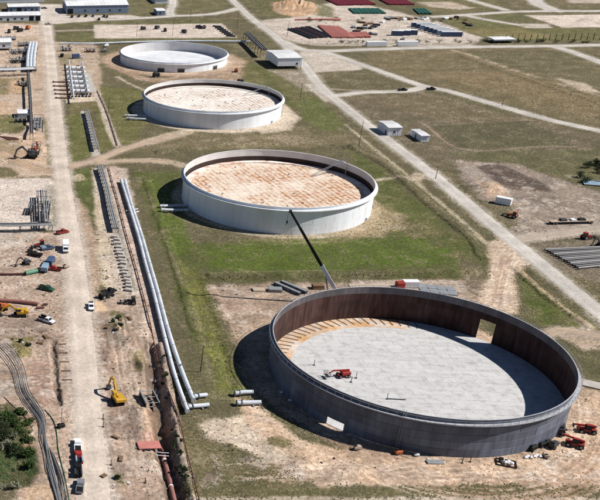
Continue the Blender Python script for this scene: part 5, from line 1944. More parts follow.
def meter_station():
    t = thing('meter_station', 'white metering station with parallel pipe runs on grey gravel beside the dirt road', 'meter station', GP(78, 80), 0)
    o = np.array(t.location)
    for a, b in (((69, 60), (74, 99)), ((82, 61), (88, 92))):
        MB().tube([G(*a, 3.2) - o, G(*b, 3.2) - o], 0.45, 10).build('header_pipe', 'pipe_white', t)
        for k in range(7):
            f = (k + 0.5) / 7
            q = G(a[0] + (b[0] - a[0]) * f, a[1] + (b[1] - a[1]) * f) - o
            MB().box((q[0], q[1], 1.5), (0.4, 0.4, 3.0)).build('header_post', 'galv', t)
    for k in range(6):
        v = 68 + k * 4.6
        a, b = G(66 + k * 0.9, v, 1.8) - o, G(85 + k * 0.9, v + 0.4, 1.8) - o
        m_ = MB().cyl(a, b, 1.2, 14).build('meter_run', 'white_paint', t)
        d = (b - a) / np.linalg.norm(b - a)
        for f in (0.3, 0.55, 0.8):
            q = a + (b - a) * f
            MB().cyl(q - d * 0.15, q + d * 0.15, 1.5, 14).build('flange', 'galv', m_)
        for f in (0.12, 0.88):
            q = a + (b - a) * f
            MB().box((q[0], q[1], 0.5), (0.5, 1.4, 1.0)).build('saddle', 'concrete', t)
        q = a + (b - a) * 0.68
        MB().cyl(q, q + [0, 0, 2.0], 0.18, 8).build('valve_stem', 'dark_steel', t)
    for k in range(5):
        v = 82 + k * 4.0
        a, b = G(53.5 + k * 0.7, v, 0.45) - o, G(69 + k * 0.8, v, 0.45) - o
        MB().cyl(a, b, 0.4, 10).build('inlet_pipe', 'pipe_brown', t)
        MB().cyl(a - [0.6, 0, 0], a + [0.25, 0, 0], 0.75, 10).build('pig_launcher', 'pipe_dark', t)
    for k in range(7):
        q = G(70 + k * 3.4, 96.5) - o
        MB().box((q[0], q[1], 1.1), (1.1, 1.4, 2.2), bev=0.1).build('valve_actuator', 'dark_steel', t)
        MB().cyl((q[0], q[1] + 2, 0.8), (q[0], q[1] - 2, 0.8), 0.35, 8).build('drain_pipe', 'pipe_white', t)


meter_station()
tag(MB().box((0, 0, 0.04), (17, 52, 0.1)).build('gravel_pad', 'concrete', None, tuple(G(80, 83)), R_(-3)), kind='structure')

# pipes lying about on the left
pipe_thing('pipe_string', 'long rust pink pipe lying beside the yellow excavator', [(-6, 299.5), (20, 301), (38, 303.5)], 0.62, 'pipe_pink', 'pipe', None, 0.75, 0, 3.0, 12)
pipe_thing('pipe_string', 'dark rust brown pipe with a green end lying among the parked vehicles', [(-6, 273.5), (12, 274), (25, 273.5)], 0.4, 'pipe_brown', 'pipe', None, 0.55, 0, 3.0, 10)
pipe_thing('coated_pipe', 'pale green coated pipe joint at the end of the brown pipe', [(25.5, 273.2), (31, 272), (37, 270.5)], 0.8, 'green_paint', 'pipe', None, 0.85, 0, 3.0, 12)
pipe_thing('pipe_length', 'short brown pipe length near the pink pipe, longer of two', [(36, 307.5), (44, 306.8)], 0.42, 'pipe_brown', 'pipe', None, 0.45, 0, 3.0, 10)
pipe_thing('pipe_length', 'short brown pipe length near the pink pipe, shorter of two', [(43, 304), (47.5, 303.6)], 0.42, 'pipe_brown', 'pipe', None, 0.45, 0, 3.0, 10)
for k in range(4):
    pipe_thing('pipe_length', 'thin rust red pipe in the loose heap beside the grass', [(0 + k * 2, 136.5 + 0.9 * k), (16 + k, 137.8 + 0.4 * k)], 0.3, 'pipe_brown', 'pipe', 'rust red pipes in a loose heap', 0.4, 0, 4.0, 8)
for k in range(5):
    v = 343.5 + k * 9
    pipe_thing('timber_skid', 'thin dark timber skid laid across the soil beside the shallow ditch', [(58 + k * 1.0, v), (66 + k * 1.6, v + 0.3)], 0.13, 'pole_wood', 'timber', 'timber skids beside the shallow ditch', 0.14, 0, 3.0, 6)
for k in range(7):
    d = k * 1.5
    pipe_thing('flow_line', 'grey flow line in the curved bundle above the green hollow',
               [(-8 + d * 1.6, 345 - 0.3 * k), (4 + d * 1.5, 358 - 0.5 * k), (13 + d * 1.25, 372 - 0.6 * k), (19 + d * 1.1, 393 - 0.6 * k), (29 + d * 0.9, 408 - 0.8 * k), (38.5 + d * 0.7, 420 - 0.6 * k), (41 + d * 0.55 + (k * 5 % 3) * .5, 436), (44.5 + d * 0.5 + (k * 3 % 4) * .5, 454), (50 + d * 0.5 + (k * 7 % 3) * .6, 476), (57 + d * 0.55, 500), (68 + d * 0.6, 540)], 0.10 + 0.03 * (k % 3),
               ['pipe_grey', 'galv', 'pipe_dark', 'pipe_grey', 'galv', 'pipe_grey', 'pipe_dark'][k], 'pipe', 'curved bundle of grey flow lines', 0.5, 0, 2.0, 8)
for k in range(5):
    pipe_thing('flow_line', 'grey flow line in the straight bundle leaving towards the green hollow', [(48 + k * 1.5, 446 + k * 2.2), (56 + k * 1.9 + (k * 3 % 4) * .5, 478), (60 + k * 2.0, 500), (68 + k * 2.2, 540)], 0.10 + 0.03 * (k % 2),
               ['pipe_grey', 'pipe_dark', 'galv', 'pipe_dark', 'pipe_grey'][k], 'pipe', 'straight bundle of grey flow lines', 0.4, 0, 2.0, 8)
pipe_thing('hose', 'thin dark green hose curving over the soil beside the parked trucks', [(45, 410), (53, 420), (56.5, 432), (58, 448), (61, 462), (65, 478), (69, 500)], 0.12, 'dgreen_paint', 'hose', None, 0.14, 0, 1.5, 6)
pipe_thing('hose', 'thin brown cable running along the rim of the green hollow', [(4, 397), (14, 407), (24, 416), (32, 428)], 0.1, 'pipe_brown', 'hose', None, 0.12, 0, 1.5, 6)


def trench_pipe():
    P = [(161.5, 449), (167, 470), (173, 495), (182, 530)]
    W = [G(u, v, -1.5) for u, v in P]
    o = W[0]
    t = thing('trench_pipe', 'rust pink pipe lying in the open trench', 'pipe', o)
    MB().tube([w_ - o for w_ in catmull(W, 3.0)], 0.62, 14).build('pipe_run', 'pipe_pink', t)
    for f in (0.2, 0.62):
        q = W[0] + (W[3] - W[0]) * f * 0.8 - o
        MB().cyl(q - [0, 0.25, 0], q + [0, 0.25, 0], 0.68, 14).build('weld_band', 'white_paint', t)
    t = thing('trench_brace', 'pair of thin white struts across the trench above the pink pipe', 'strut', GP(157, 452))
    for k in range(2):
        a, b = G(156.5, 452 + 3 * k, 0.4) - np.array(t.location), G(169, 453 + 3 * k, 0.4) - np.array(t.location)
        MB().cyl(a, b, 0.09, 6).build('strut', 'white_paint', t)
        MB().cyl(a - [0, 0, 0.6], a + [0, 0, 0.5], 0.07, 6).build('upright', 'white_paint', t)


trench_pipe()


def trench_box():
    t = thing('trench_box', 'grey steel trench shield frame set in the dug soil beside the trench', 'trench box', GP(149, 402), R_(4))
    MB().box((0, 0, 0.7), (0.18, 7.4, 2.4)).build('side_panel', 'dark_steel', t).location.x = -1.9
    MB().box((0, 0, 0.7), (0.18, 7.4, 2.4)).build('side_panel', 'dark_steel', t).location.x = 1.9
    for y in (-3.2, 0.0, 3.2):
        for z in (0.4, 1.7):
            MB().cyl((-1.8, y, z), (1.8, y, z), 0.12, 8).build('spreader', 'galv', t)
    for x in (-1.9, 1.9):
        MB().box((x, 0, 1.98), (0.3, 7.5, 0.14)).build('top_rail', 'galv', t)


trench_box()

# ------------------------------------------------------------------ vehicles and machines
ROADDIR = head((86, 400), (82, 340))
pickup(91, 308, ROADDIR + math.pi, 'white_paint', 'white pickup driving alone on the open dirt road')
box_truck(65.5, 250, ROADDIR + math.pi, 'white_paint', 'white_paint', 'white box truck parked at the edge of the dirt road beside the vehicle cluster')
pickup(77.5, 447, ROADDIR, 'white_paint', 'white pickup at the head of the line parked on the verge', L=5.8)
pickup(78.5, 459, ROADDIR + R_(3), 'red', 'red service truck with pale blue tool boxes in the parked line', 'service', 'lblue_paint', 5.8)
pickup(78, 472, ROADDIR, 'black', 'black pickup parked behind the red service truck', 'service', 'dark_steel', 5.8)
pickup(80, 488, ROADDIR + R_(-6), 'silver', 'silver grey pickup parked last in the line on the verge')
pickup(62.5, 233.5, R_(20), 'red', 'red pickup beside the corner of the long grey rack', L=5.2)
excavator(117.5, 402, R_(94), 'yellow', 'yellow tracked excavator digging beside the dirt road', swing=R_(8), k=1.05)
excavator(20, 316, R_(176), 'yellow', 'yellow tracked excavator standing by the long pink pipe', swing=R_(6), boom=((0.9, 2.0), (3.4, 4.2), (5.6, 3.4), (6.6, 1.4)))
excavator(2, 309.5, R_(10), 'orange', 'orange tracked machine beside the yellow excavator at the pink pipe', swing=R_(150), k=0.85)
excavator(31, 158, R_(160), 'dark_steel', 'dark grey tracked machine on orange soil near the white gravel lot', swing=R_(30), boom=((0.9, 2.0), (3.4, 4.6), (5.4, 3.6), (6.2, 1.4)), k=1.35)
tractor(40, 247, R_(200), 'red', 'red tractor among the parked vehicles below the grey rack')
pickup(47.5, 249.5, R_(20), 'blue_paint', 'dark blue pickup next to the red tractor', 'service', 'lblue_paint')
pickup(35, 256, R_(150), 'black', 'black pickup below the red tractor')
excavator(26, 264.5, R_(190), 'dark_steel', 'small dark tracked machine left of the vehicle cluster', swing=0.3, k=0.65)
box_truck(50.5, 264, R_(70), 'blue_paint', 'blue_paint', 'blue truck with white cab front in the vehicle cluster', 6.6, 2.6)
box_truck(45, 270.5, R_(75), 'lblue_paint', 'lblue_paint', 'pale blue truck beside the blue one', 6.0, 2.4)
pickup(54.5, 270.5, R_(165), 'red', 'red pickup beside the pale blue truck', L=5.2)
pickup(46.5, 290, R_(-35), 'dgreen_paint', 'dark green pickup alone on bare soil above the pink pipe')
pickup(47, 322, R_(-40), 'white_paint', 'white pickup with black bed on bare soil near the yellow excavator', 'service', 'black')
pickup(109.5, 293, R_(30), 'black', 'black pickup on bare soil between the road and the concrete blocks', L=5.2)
tractor(130.5, 304, R_(170), 'dark_steel', 'dark tractor at the end of the row of concrete blocks')
tractor(104.5, 298, R_(30), 'black', 'black tractor near the black pickup')
manlift(343, 376.5, 0.15, R_(186), 'red boom lift standing on the steel floor inside the near tank')
telehandler(574, 446, R_(150), 'red', 'red telehandler on the sand outside the near tank, closer to the wall', 0.3)
telehandler(586, 432, R_(165), 'red', 'red telehandler with low boom on the sand behind the other', 0.1)
tractor(512, 217.5, R_(130), 'orange', 'orange loader tractor beside the pale box on the dirt yard')
tractor(586, 239, R_(10), 'red', 'red tractor beside the rows of black pipe')
excavator(600, 246, R_(200), 'dark_steel', 'dark tracked machine by the red tractor at the black pipe rows', k=0.7)
box_truck(77, 58.5, R_(10), 'white_paint', 'blue_paint', 'truck with dark blue box behind the meter station', 7.5, 3.2)
pickup(48, 25, R_(4), 'silver', 'silver pickup turning in front of the warehouse lot')
pickup(44, 9, R_(0), 'black', 'black pickup beside the grey office block')
for u, v, m in ((72, 17.5, 'black'), (79, 17, 'dark_steel'), (86, 16.8, 'black'), (93, 16.6, 'blue_paint'), (99, 20, 'dark_steel'), (104, 17, 'black'), (107, 17.4, 'dark_steel')):
    pickup(u, v, R_(80 + random.uniform(-8, 8)), m, 'dark pickup parked in front of the pale blue warehouse').__setitem__('group', 'pickups parked at the warehouse')
for u, v in ((402.5, 91), (431, 90)):
    pickup(u, v, head((400, 91), (430, 90)), 'black', 'black pickup on the far paved side road').__setitem__('group', 'black pickups on the far side road')


def flat_trailer(p, q, label):
    a, b = GP(*p), GP(*q)
    L = float(np.linalg.norm(b - a))
    t = thing('flatbed_trailer', label, 'trailer', (a + b) / 2, math.atan2(b[1] - a[1], b[0] - a[0]))
    MB().box((0, 0, 1.25), (L, 2.5, 0.25), bev=0.04).build('deck', 'tan_mat', t)
    for s in (-0.6, 0.6):
        MB().box((0, s, 0.95), (L * 0.96, 0.2, 0.35)).build('chassis_beam', 'dark_steel', t)
    wheels(t, [(x, s * 1.05) for x in (-L / 2 + 1.2, -L / 2 + 2.4, L / 2 - 1.4) for s in (-1, 1)], 0.5, 0.4)
    for k, (x, l, h) in enumerate(((-L * 0.2, 2.4, 0.8), (L * 0.02, 1.8, 0.6), (L * 0.22, 2.6, 0.7))):
        MB().box((x, 0.1, 1.38 + h / 2), (l, 1.8, h), bev=0.08).build('load', ['dark_steel', 'white_paint', 'black'][k], t)
    return t


flat_trailer((549, 224), (593, 223), 'long flatbed trailer with a mixed load on the dirt yard')


def container(u, v, rz, size, m, label, group=None, name='container', cat='container'):
    t = thing(name, label, cat, GP(u, v), rz, group)
    L, W_, H = size
    MB().box((0, 0, 0.12 + H / 2), (L, W_, H), bev=0.03).build('box', m, t)
    b = MB()
    for k in range(int(L / 0.6)):
        for s in (-1, 1):
            b.box((-L / 2 + 0.3 + k * 0.6, s * (W_ / 2 + 0.015), 0.12 + H / 2), (0.25, 0.05, H * 0.9))
    tag(b.build('corrugation', m, t), kind='stuff')
    MB().box((0, 0, 0.14 + H), (L - 0.1, W_ - 0.1, 0.05)).build('roof', 'roof_pale' if 'blue' in m else m, t)
    for s in (-0.55, 0.55):
        MB().box((L / 2 + 0.03, s, 0.12 + H / 2), (0.05, 1.0, H * 0.92)).build('door', m, t)
    for sx in (-1, 1):
        for sy in (-1, 1):
            MB().box((sx * (L / 2 - 0.1), sy * (W_ / 2 - 0.1), 0.06), (0.2, 0.2, 0.13)).build('corner_foot', 'dark_steel', t)
    return t


container(503, 204, R_(-42), (6.0, 2.6, 2.8), 'white_paint', 'white box container beside the orange loader tractor')
for k in range(3):
    container(397 + k * 7, 35.5 - k * 0.4, R_(-16), (8.5, 4.2, 3.6), 'blue_paint', 'blue container in the short row in the pipe yard', 'short row of blue containers')
for k in range(8):
    u0, v0 = 421 + k * 4.3, 27 + k * 1.35
    container(u0, v0, R_(-8), (15, 3.2, 3.4), ['blue_paint', 'blue_paint', 'lblue_paint', 'blue_paint'][k % 4], 'blue container in the long slanting row in the pipe yard', 'long row of blue containers')
for k, (u, v) in enumerate(((376, 46), (407, 45.8))):
    container(u, v, R_(0), (15, 3.2, 3.2), 'white_paint', ['white box trailer beside the far straight road, close to the pink stacks', 'white box trailer beside the far straight road, below the blue containers'][k], None, 'box_trailer', 'trailer')


def pipe_stack(p, q, wd, h, m, label, group):
    """a long row of stacked pipes"""
    a, b = G2(p), G2(q)
    L = float(np.linalg.norm(b - a))
    t = thing('pipe_stack', label, 'pipe stack', (*((a + b) / 2), gz((a + b) / 2)), math.atan2(b[1] - a[1], b[0] - a[0]), group)
    r = 0.55
    n = max(2, int(wd / (2 * r)))
    lay = max(1, int(h / (1.75 * r)))
    for j in range(lay):
        for k in range(n - j % 2):
            y = (k + 0.5 + 0.5 * (j % 2)) * 2 * r - n * r
            dx = random.uniform(-.8, .8)
            MB().cyl((-L / 2 + dx, y, 0.15 + r + j * 1.74 * r), (L / 2 + dx, y, 0.15 + r + j * 1.74 * r), r, 8).build('pipe', m, t)
    for x in (-L * 0.3, L * 0.3):
        MB().box((x, 0, 0.08), (0.3, wd, 0.16)).build('bearer', 'timber', t)
    return t


for k in range(8):
    d = k * 2.9
    pipe_stack((288 + d, 29.6 - 0.30 * k), (311 + d * 0.98, 38.6 - 0.16 * k), 2.2, 1.2, 'pipe_brown' if k % 3 == 2 else 'black_pipe', 'row of dark pipes beside the pink pipe stacks in the far yard', 'black pipe rows in the far yard')
for k in range(9):
    d = k * 2.9
    pipe_stack((318 + d * 0.8 + 1, 26.3 + 0.3 * k * 0.5), (333 + d * 0.95, 38.4 - 0.02 * k), 3.2, 1.4, 'pink_pipe', 'row of pink pipes in the larger far stack', 'larger pink pipe stack')
for k in range(8):
    d = k * 2.6
    pipe_stack((347 + d, 33.4 - 0.06 * k), (351.5 + d, 38.2 - 0.05 * k), 2.9, 1.2, 'pink_pipe', 'row of pink pipes in the smaller far stack', 'smaller pink pipe stack')
for k in range(9):
    pipe_stack((326 + k * 4.2, -0.5 - 0.1 * k), (340 + k * 4.2, 6.0 - 0.1 * k), 4.4, 1.6, 'crimson_pipe', 'row of crimson pipes in the larger far stack', 'larger crimson pipe stack')
for k in range(6):
    pipe_stack((380 + k * 4.2, -0.5), (391 + k * 4.2, 5.2), 4.4, 1.6, 'crimson_pipe', 'row of crimson pipes in the smaller far stack', 'smaller crimson pipe stack')
for k in range(7):
    pipe_stack((350 + k * 4.4, 9.4), (356 + k * 4.7, 14.2), 4.2, 1.6, 'teal_pipe', 'row of green pipes in the larger far stack', 'larger green pipe stack')
for k in range(4):
    pipe_stack((414 + k * 3.2, 9.5), (420 + k * 3.6, 14.6), 3.0, 1.4, 'teal_pipe', 'row of green pipes in the smaller far stack', 'smaller green pipe stack')
for k in range(3):
    pipe_stack((296 + k * 10, 20.3 - 0.2 * k), (340, 19.6 + 0.5 * k), 2.2, 1.2, 'pink_pipe', 'long row of pink pipes lying behind the stacks', 'pink pipes laid in long rows')
# rows of black pipe on the right
for k in range(13):
    f = k / 12
    pipe_thing('black_pipe', 'long black pipe in the rows laid out on the dirt yard', [(545 + 33 * f, 249.5 + 18.5 * f), (640 + 20 * f, 245.5 + 14 * f)], 0.42 + 0.08 * (k % 2), 'black_pipe' if k % 3 else 'pipe_grey', 'pipe', 'rows of black pipe on the dirt yard', 0.6, 12.0, 8.0, 10)

# ------------------------------------------------------------------ gear round the near tank
slab(258.5, 290.5, R_(-3), (4.2, 2.4, 0.25), 'tan_mat', 'pale timber mat lying alone behind the near tank', 'timber_mat', 'mat', stackn=2)
slab(275, 291, R_(-12), (4.6, 2.6, 0.4), 'galv', 'grey steel panels stacked behind the near tank', 'panel_stack', 'panel stack', stackn=3)
for k, (u, v) in enumerate(((287, 290), (293.5, 288.5))):
    t = thing('steel_girder', ['white topped steel girder lying behind the near tank beside the panel stack', 'white topped steel girder lying behind the near tank on the crane side'][k], 'girder', GP(u, v), R_(122))
    b = MB()
    b.box((0, 0, 1.15), (11, 1.1, 0.1))
    b.box((0, 0, 0.12), (11, 1.1, 0.1))
    b.box((0, 0, 0.63), (11, 0.12, 0.93))
    b.build('beam', 'galv', t)
    for x in (-4, -1.3, 1.3, 4):
        MB().box((x, 0, 0.63), (0.1, 1.0, 0.92)).build('stiffener', 'galv', t)
    for x in (-5.52, 5.52):
        MB().box((x, 0, 0.63), (0.06, 1.1, 1.14)).build('end_plate', 'dark_steel', t)
slab(318, 288.5, R_(-4), (4.0, 2.2, 0.5), 'timber', 'brown timber packing heap beside the crane', 'timber_stack', 'timber stack', stackn=3)
for k in range(5):
    slab(357 + k * 8.4, 286 + 0.1 * k, R_(-4 + random.uniform(-4, 4)), (5.4, 3.2, 0.12), 'tan_mat', 'tan access mat laid in line behind the near tank', 'access_mat', 'mat', group='tan access mats behind the near tank')
container(410, 286.6, R_(-3), (5.4, 2.4, 2.2), 'white_paint', 'white tool container behind the near tank wall', None, 'tool_container')
container(399.5, 287.5, R_(6), (2.6, 2.2, 2.0), 'red', 'red generator box behind the near tank wall', None, 'generator', 'generator')
for i in range(4):
    for j in range(2):
        slab(422 + i * 9.3 + j * 2.6, 286.3 + j * 4.4 + i * 0.9, R_(-6 + random.uniform(-4, 4)), (2.9, 3.3, 0.25), 'galv', 'pale steel plate laid out behind the near tank', group='steel plates laid out behind the near tank')
slab(596, 386, R_(-34), (9, 4.2, 0.35), 'concrete', 'pale concrete slab beside the near tank wall', 'concrete_slab', 'slab')
slab(435, 462.5, R_(-4), (4.2, 1.6, 0.3), 'galv', 'flat grey steel box at the foot of the near tank wall', 'steel_plate', 'plate')
t = thing('skid_frame', 'black steel skid frame with white sacks at the foot of the near tank', 'skid frame', GP(506, 463.5), R_(-22))
for s in (-1, 1):
    MB().box((0, s * 1.5, 0.2), (4.6, 0.18, 0.3)).build('side_beam', 'black', t)
    MB().box((s * 2.25, 0, 0.2), (0.18, 2.9, 0.3)).build('end_beam', 'black', t)
for k in range(4):
    MB().box((-0.9 + 0.7 * k, 0.3 * (-1) ** k, 0.62), (0.95, 0.8, 0.7), 0.4 * k, bev=0.22).build('sack', 'white_paint', t)
MB().box((-1.2, 0.4, 0.7), (1.0, 0.9, 1.0), bev=0.06).build('pump', 'black', t)


def gear(u, v, rz, m, label, s=1.0, name='welding_machine', cat='welding machine', group=None):
    t = thing(name, label, cat, GP(u, v), rz, group)
    MB().box((0, 0, 0.95), (2.4, 1.3, 1.1), bev=0.1).build('housing', m, t)
    MB().box((-0.6, 0, 1.62), (0.7, 0.8, 0.24), bev=0.04).build('exhaust_box', 'black', t)
    MB().box((0, 0, 0.32), (2.8, 1.0, 0.14)).build('frame', 'dark_steel', t)
    MB().cyl((1.4, 0, 0.4), (2.3, 0, 0.35), 0.06, 6).build('tow_bar', 'dark_steel', t)
    wheels(t, [(-0.5, 0.72), (-0.5, -0.72)], 0.34, 0.2)
    t.scale = (s, s, s)
    return t


gear(559, 433, R_(60), 'dark_steel', 'dark grey generator trailer against the near tank wall, biggest of the gear', 1.6, 'generator', 'generator')
gear(532, 450, R_(25), 'black', 'black welding machine in the row at the foot of the near tank wall', 1.0, group='welding machines at the tank wall')
gear(541, 446.5, R_(25), 'black', 'black welding machine in the row at the foot of the near tank wall', 0.9, group='welding machines at the tank wall')
gear(546.5, 444, R_(25), 'black', 'black welding machine in the row at the foot of the near tank wall', 0.8, group='welding machines at the tank wall')
gear(553, 447.5, R_(35), 'dark_steel', 'small grey welding machine standing out on the sand', 1.1)
gear(545, 457, R_(80), 'tan_mat', 'small tan welding machine farthest out on the sand', 0.7)
gear(357, 449.5, R_(10), 'tan_mat', 'tan pump set in the shade of the near tank wall', 0.8, 'pump_set', 'pump')
gear(398, 454, R_(10), 'orange', 'orange pump set in the shade of the near tank wall', 0.8, 'pump_set', 'pump')
gear(416.5, 456, R_(0), 'white_paint', 'small white pump set in the shade of the near tank wall', 0.5, 'pump_set', 'pump')


def sacks(u, v, label):
    t = thing('sack_heap', label, 'sacks', GP(u, v), 0)
    for k in range(3):
        MB().box((0.7 * k - 0.6, 0.5 * (k % 2), 0.3), (0.9, 0.7, 0.55), 0.7 * k, bev=0.2).build('sack', 'white_paint', t)


for u, v, lb in ((283, 393, 'white sacks in the tank shadow, nearest the pipe stubs'), (288, 390, 'white sacks in the tank shadow beside the wall foot'),
                 (292, 401, 'white sacks in the tank shadow close to the door opening'), (528, 458, 'white sacks on the sand by the welding machines'), (537, 457, 'white sacks beside the tan welding machine')):
    sacks(u, v, lb)


def post(u, v, h, r, m, label, group=None, z=None, lean=0.0):
    p = GP(u, v) if z is None else G(u, v, z)
    t = thing('steel_post', label, 'post', p, 0, group)
    MB().cyl((0, 0, 0), (lean, 0, h), r, 8).build('shaft', m, t)
    MB().box((0, 0, 0.04), (0.6, 0.6, 0.08)).build('base_plate', m, t)
    return t


for u, v in ((314, 365), (356, 378), (351, 382), (387, 399)):
    post(u, v, 1.9, 0.09, 'dark_steel', 'dark steel post standing on the floor of the near tank', 'posts on the floor of the near tank', 0.12)
pole_t = pipe_thing('scaffold_tube', 'dark tube lying on the floor of the near tank', [(388, 398.5), (406, 399.5)], 0.12, 'dark_steel', 'tube', None, 0.3, 0, 3.0, 6)
for u, v in ((462, 463), (470, 462), (103, 419), (103, 427), (145, 483), (111, 465)):
    post(u, v, 1.7, 0.1, 'pole_wood', 'short dark stake driven into the bare soil', 'dark stakes in the bare soil')
post(61.5, 425, 5.5, 0.1, 'galv', 'thin pale mast with a dark box at its foot beside the parked trucks')
gear(61, 427.5, R_(20), 'black', 'black generator at the foot of the thin mast', 0.8, 'generator', 'generator')
slab(149, 445.5, R_(2), (6.0, 3.4, 0.25), 'pink_pipe', 'rust pink rebar mat laid at the trench edge', 'rebar_mat', 'rebar mat')
pipe_thing('pipe_length', 'dark pipe lying beside the rebar mat at the trench edge', [(137, 448), (151, 450)], 0.2, 'pipe_dark', 'pipe', None, 0.35, 0, 3.0, 8)
for k in range(2):
    gear(44 + 22 * k if k else 27, 262 if not k else 268, 0.5, 'tan_mat' if k else 'galv', ['grey compressor beside the small dark tracked machine', 'tan compressor at the verge beside the red pickup'][k], 0.9, 'compressor', 'compressor')
gear(30, 252, 0.3, 'black', 'black compressor above the small dark tracked machine', 0.8, 'compressor', 'compressor')
gear(240, 83, 0.3, 'black', 'black machine on the dirt ring between the shallow and the streaky roofed tank', 1.5, 'compressor', 'compressor')
gear(156, 77, 0.3, 'black', 'black machine on the dirt in front of the shallow tank doors', 1.8, 'compressor', 'compressor')
gear(236, 72, 1.3, 'orange', 'rusty machine on the dirt beside the shallow tank', 1.5, 'compressor', 'compressor')

# poles
for u, v, h in ((359, 146, 13), (200.5, 372, 9), (108.5, 113, 9), (435.5, 179, 6), (287, 37, 12), (254, 56, 12), (136.5, 37, 11), (172.5, 36, 11), (190, 23, 11), (237, 28, 12), (502, 106, 4), (300, 100, 10)):
    pole(u, v, h, 'plain wooden utility pole standing in the open', h > 8, 'wooden utility poles')
for k in range(16):
    pole(505 + k * 6.3, 41.2 - 0.1 * k, 5, 'short wooden pole in the line beside the far straight road', False, 'line of short poles beside the far road', 0.3)

# ------------------------------------------------------------------ bushes and scrub
for u, v, R, H, m in ((4, 418, 2.4, 2.4, 'leaf'), (12, 424, 2.2, 2.0, 'leaf'), (20, 432, 2.4, 2.2, 'leaf'), (26, 441, 1.6, 1.5, 'leaf'), (27, 456, 1.8, 1.6, 'leaf'), (22, 412, 1.4, 1.4, 'leaf'),
                      (14, 452, 2.4, 2.0, 'leaf_dark'), (6, 440, 2.6, 2.6, 'leaf_dark'), (30, 466, 1.6, 1.4, 'leaf'), (-4, 430, 3, 3, 'leaf_dark'), (28, 424, 1.3, 1.2, 'leaf')):
    bush(u, v, R * 1.3, H * 1.1, m, 'green bush on the rim of the green hollow', 'green bushes round the hollow', 1000)
for u, v in ((4, 436), (9, 446), (1, 448), (13, 438), (3, 490), (14, 489)):
    bush(u, v, 1.6, 2.2, 'leaf_dry', 'pale dry bush in the green hollow', 'dry bushes in the hollow', 260)
for u, v, R in ((118, 318, 1.3), (121, 326, 1.1), (113, 322, 1.0), (116, 479, 1.0), (20, 342, 1.2), (27, 346, 1.1)):
    bush(u, v, R, 1.1, 'leaf_dark', 'low dark weed bush on a soil heap', 'weed bushes on soil heaps', 240)
for u, v, R in ((588, 168, 3.4), (595, 165, 4.2), (598, 173, 3.4), (580, 178, 2.4), (585, 183, 2.4), (606, 170, 4)):
    bush(u, v, R, 3.0, 'leaf_dark', 'dark bush on the wet ground above the dirt yard', 'dark bushes on the wet ground', 500)
for k in range(46):
    u = random.uniform(305, 600)
    v = 42.6 + random.uniform(-1.0, 0.8) if u > 470 or k % 2 else random.uniform(19, 22.5)
    if u > 480 and v < 30:
        v = 42
    bush(u, v, random.uniform(2, 3.4), random.uniform(1.6, 3.0), 'leaf_dark', 'dark scrub bush in the strip along the far yard', 'scrub along the far yard', 140)
t = thing('membrane_liner', 'pale plastic liner sheet beside the dark bushes on the wet ground', 'liner', GP(596, 184), R_(-20))
lv = []
for i in range(13):
    for j in range(9):
        x, y = (i - 6) * 0.9, (j - 4) * 0.8
        lv.append((x, y, 0.25 + 0.12 * math.sin(x * 1.3 + y) + 0.5 * max(0, (abs(x) - 4) * 0.4)))
MB().add(lv, [(i * 9 + j, (i + 1) * 9 + j, (i + 1) * 9 + j + 1, i * 9 + j + 1) for i in range(12) for j in range(8)]).build('sheet', 'lblue_paint', t)
for s in (-1, 1):
    MB().cyl((-5.4, s * 3.4, 0.4), (5.4, s * 3.4, 0.4), 0.25, 8).build('edge_roll', 'pipe_grey', t)

# ------------------------------------------------------------------ more of the plant and site clutter on the left
skid(8, 40, R_(4), 12, 5, 'pale pipe skid behind the tall white equipment shed', 5, 'pipe_white', 11)
skid(24, 46, R_(4), 10, 5, 'grey pipe skid at the head of the white process pipes', 5, 'galv', 12)
skid(6, 71, R_(4), 14, 6, 'white pipe skid above the broad grey rack', 6, 'pipe_white', 13)
skid(22, 86, R_(6), 7, 3, 'small rusty pipe skid on the orange soil', 3, 'pipe_brown', 14)
skid(36, 150, R_(80), 9, 4, 'red pump skid beside the dark grey tracked machine', 4, 'orange', 15)
skid(30, 212, R_(80), 9, 1.6, 'low dark valve group standing on the white gravel lot', 5, 'pipe_dark', 16)
skid(22, 122, R_(4), 9, 3.5, 'dark pump skid under the small white roofed cabin', 4, 'dark_steel', 17)
skid(90, 52, R_(10), 8, 4, 'small rusty skid behind the truck with the dark blue box', 3, 'orange', 18)
skid(66, 51, R_(10), 8, 3.4, 'small dark skid beside the dirt road behind the meter station', 3, 'dark_steel', 19)
for k, (u, v) in enumerate(((104, 52), (106, 47), (70, 48), (62, 57))):
    gear(u, v, 0.4 * k, ['galv', 'white_paint', 'tan_mat', 'black'][k], ['grey compressor near the far thick pipeline', 'white compressor near the far thick pipeline', 'tan compressor beside the dirt road behind the meter station', 'black compressor at the verge before the meter station'][k], 1.5, 'compressor', 'compressor')
for k, (u, v) in enumerate(((16, 30), (20, 32), (28, 29.5), (9, 33))):
    gear(u, v, 0.5 * k, ['dark_steel', 'black', 'orange', 'dark_steel'][k], 'dark machine parked on the pink pad below the long white roofed shed', 1.9, 'compressor', 'compressor', 'machines on the pink pad')
for k, (u, v) in enumerate(((143, 30), (157, 29), (165, 31.5), (184, 33), (198, 28.5), (203, 29))):
    gear(u, v, 0.7 * k, 'dark_steel', 'dark machine standing on the pale fenced pad behind the shallow tank', 1.7, 'compressor', 'compressor', 'machines on the pale pad')
for k in range(7):
    slab(217 + k * 2.3, 27 + 1.6 * k, R_(-30), (7, 1.6, 0.5), 'dark_steel', 'dark steel section in the row along the end of the pale fenced pad', 'steel_section', 'steel section', group='steel sections along the pale pad', stackn=2)
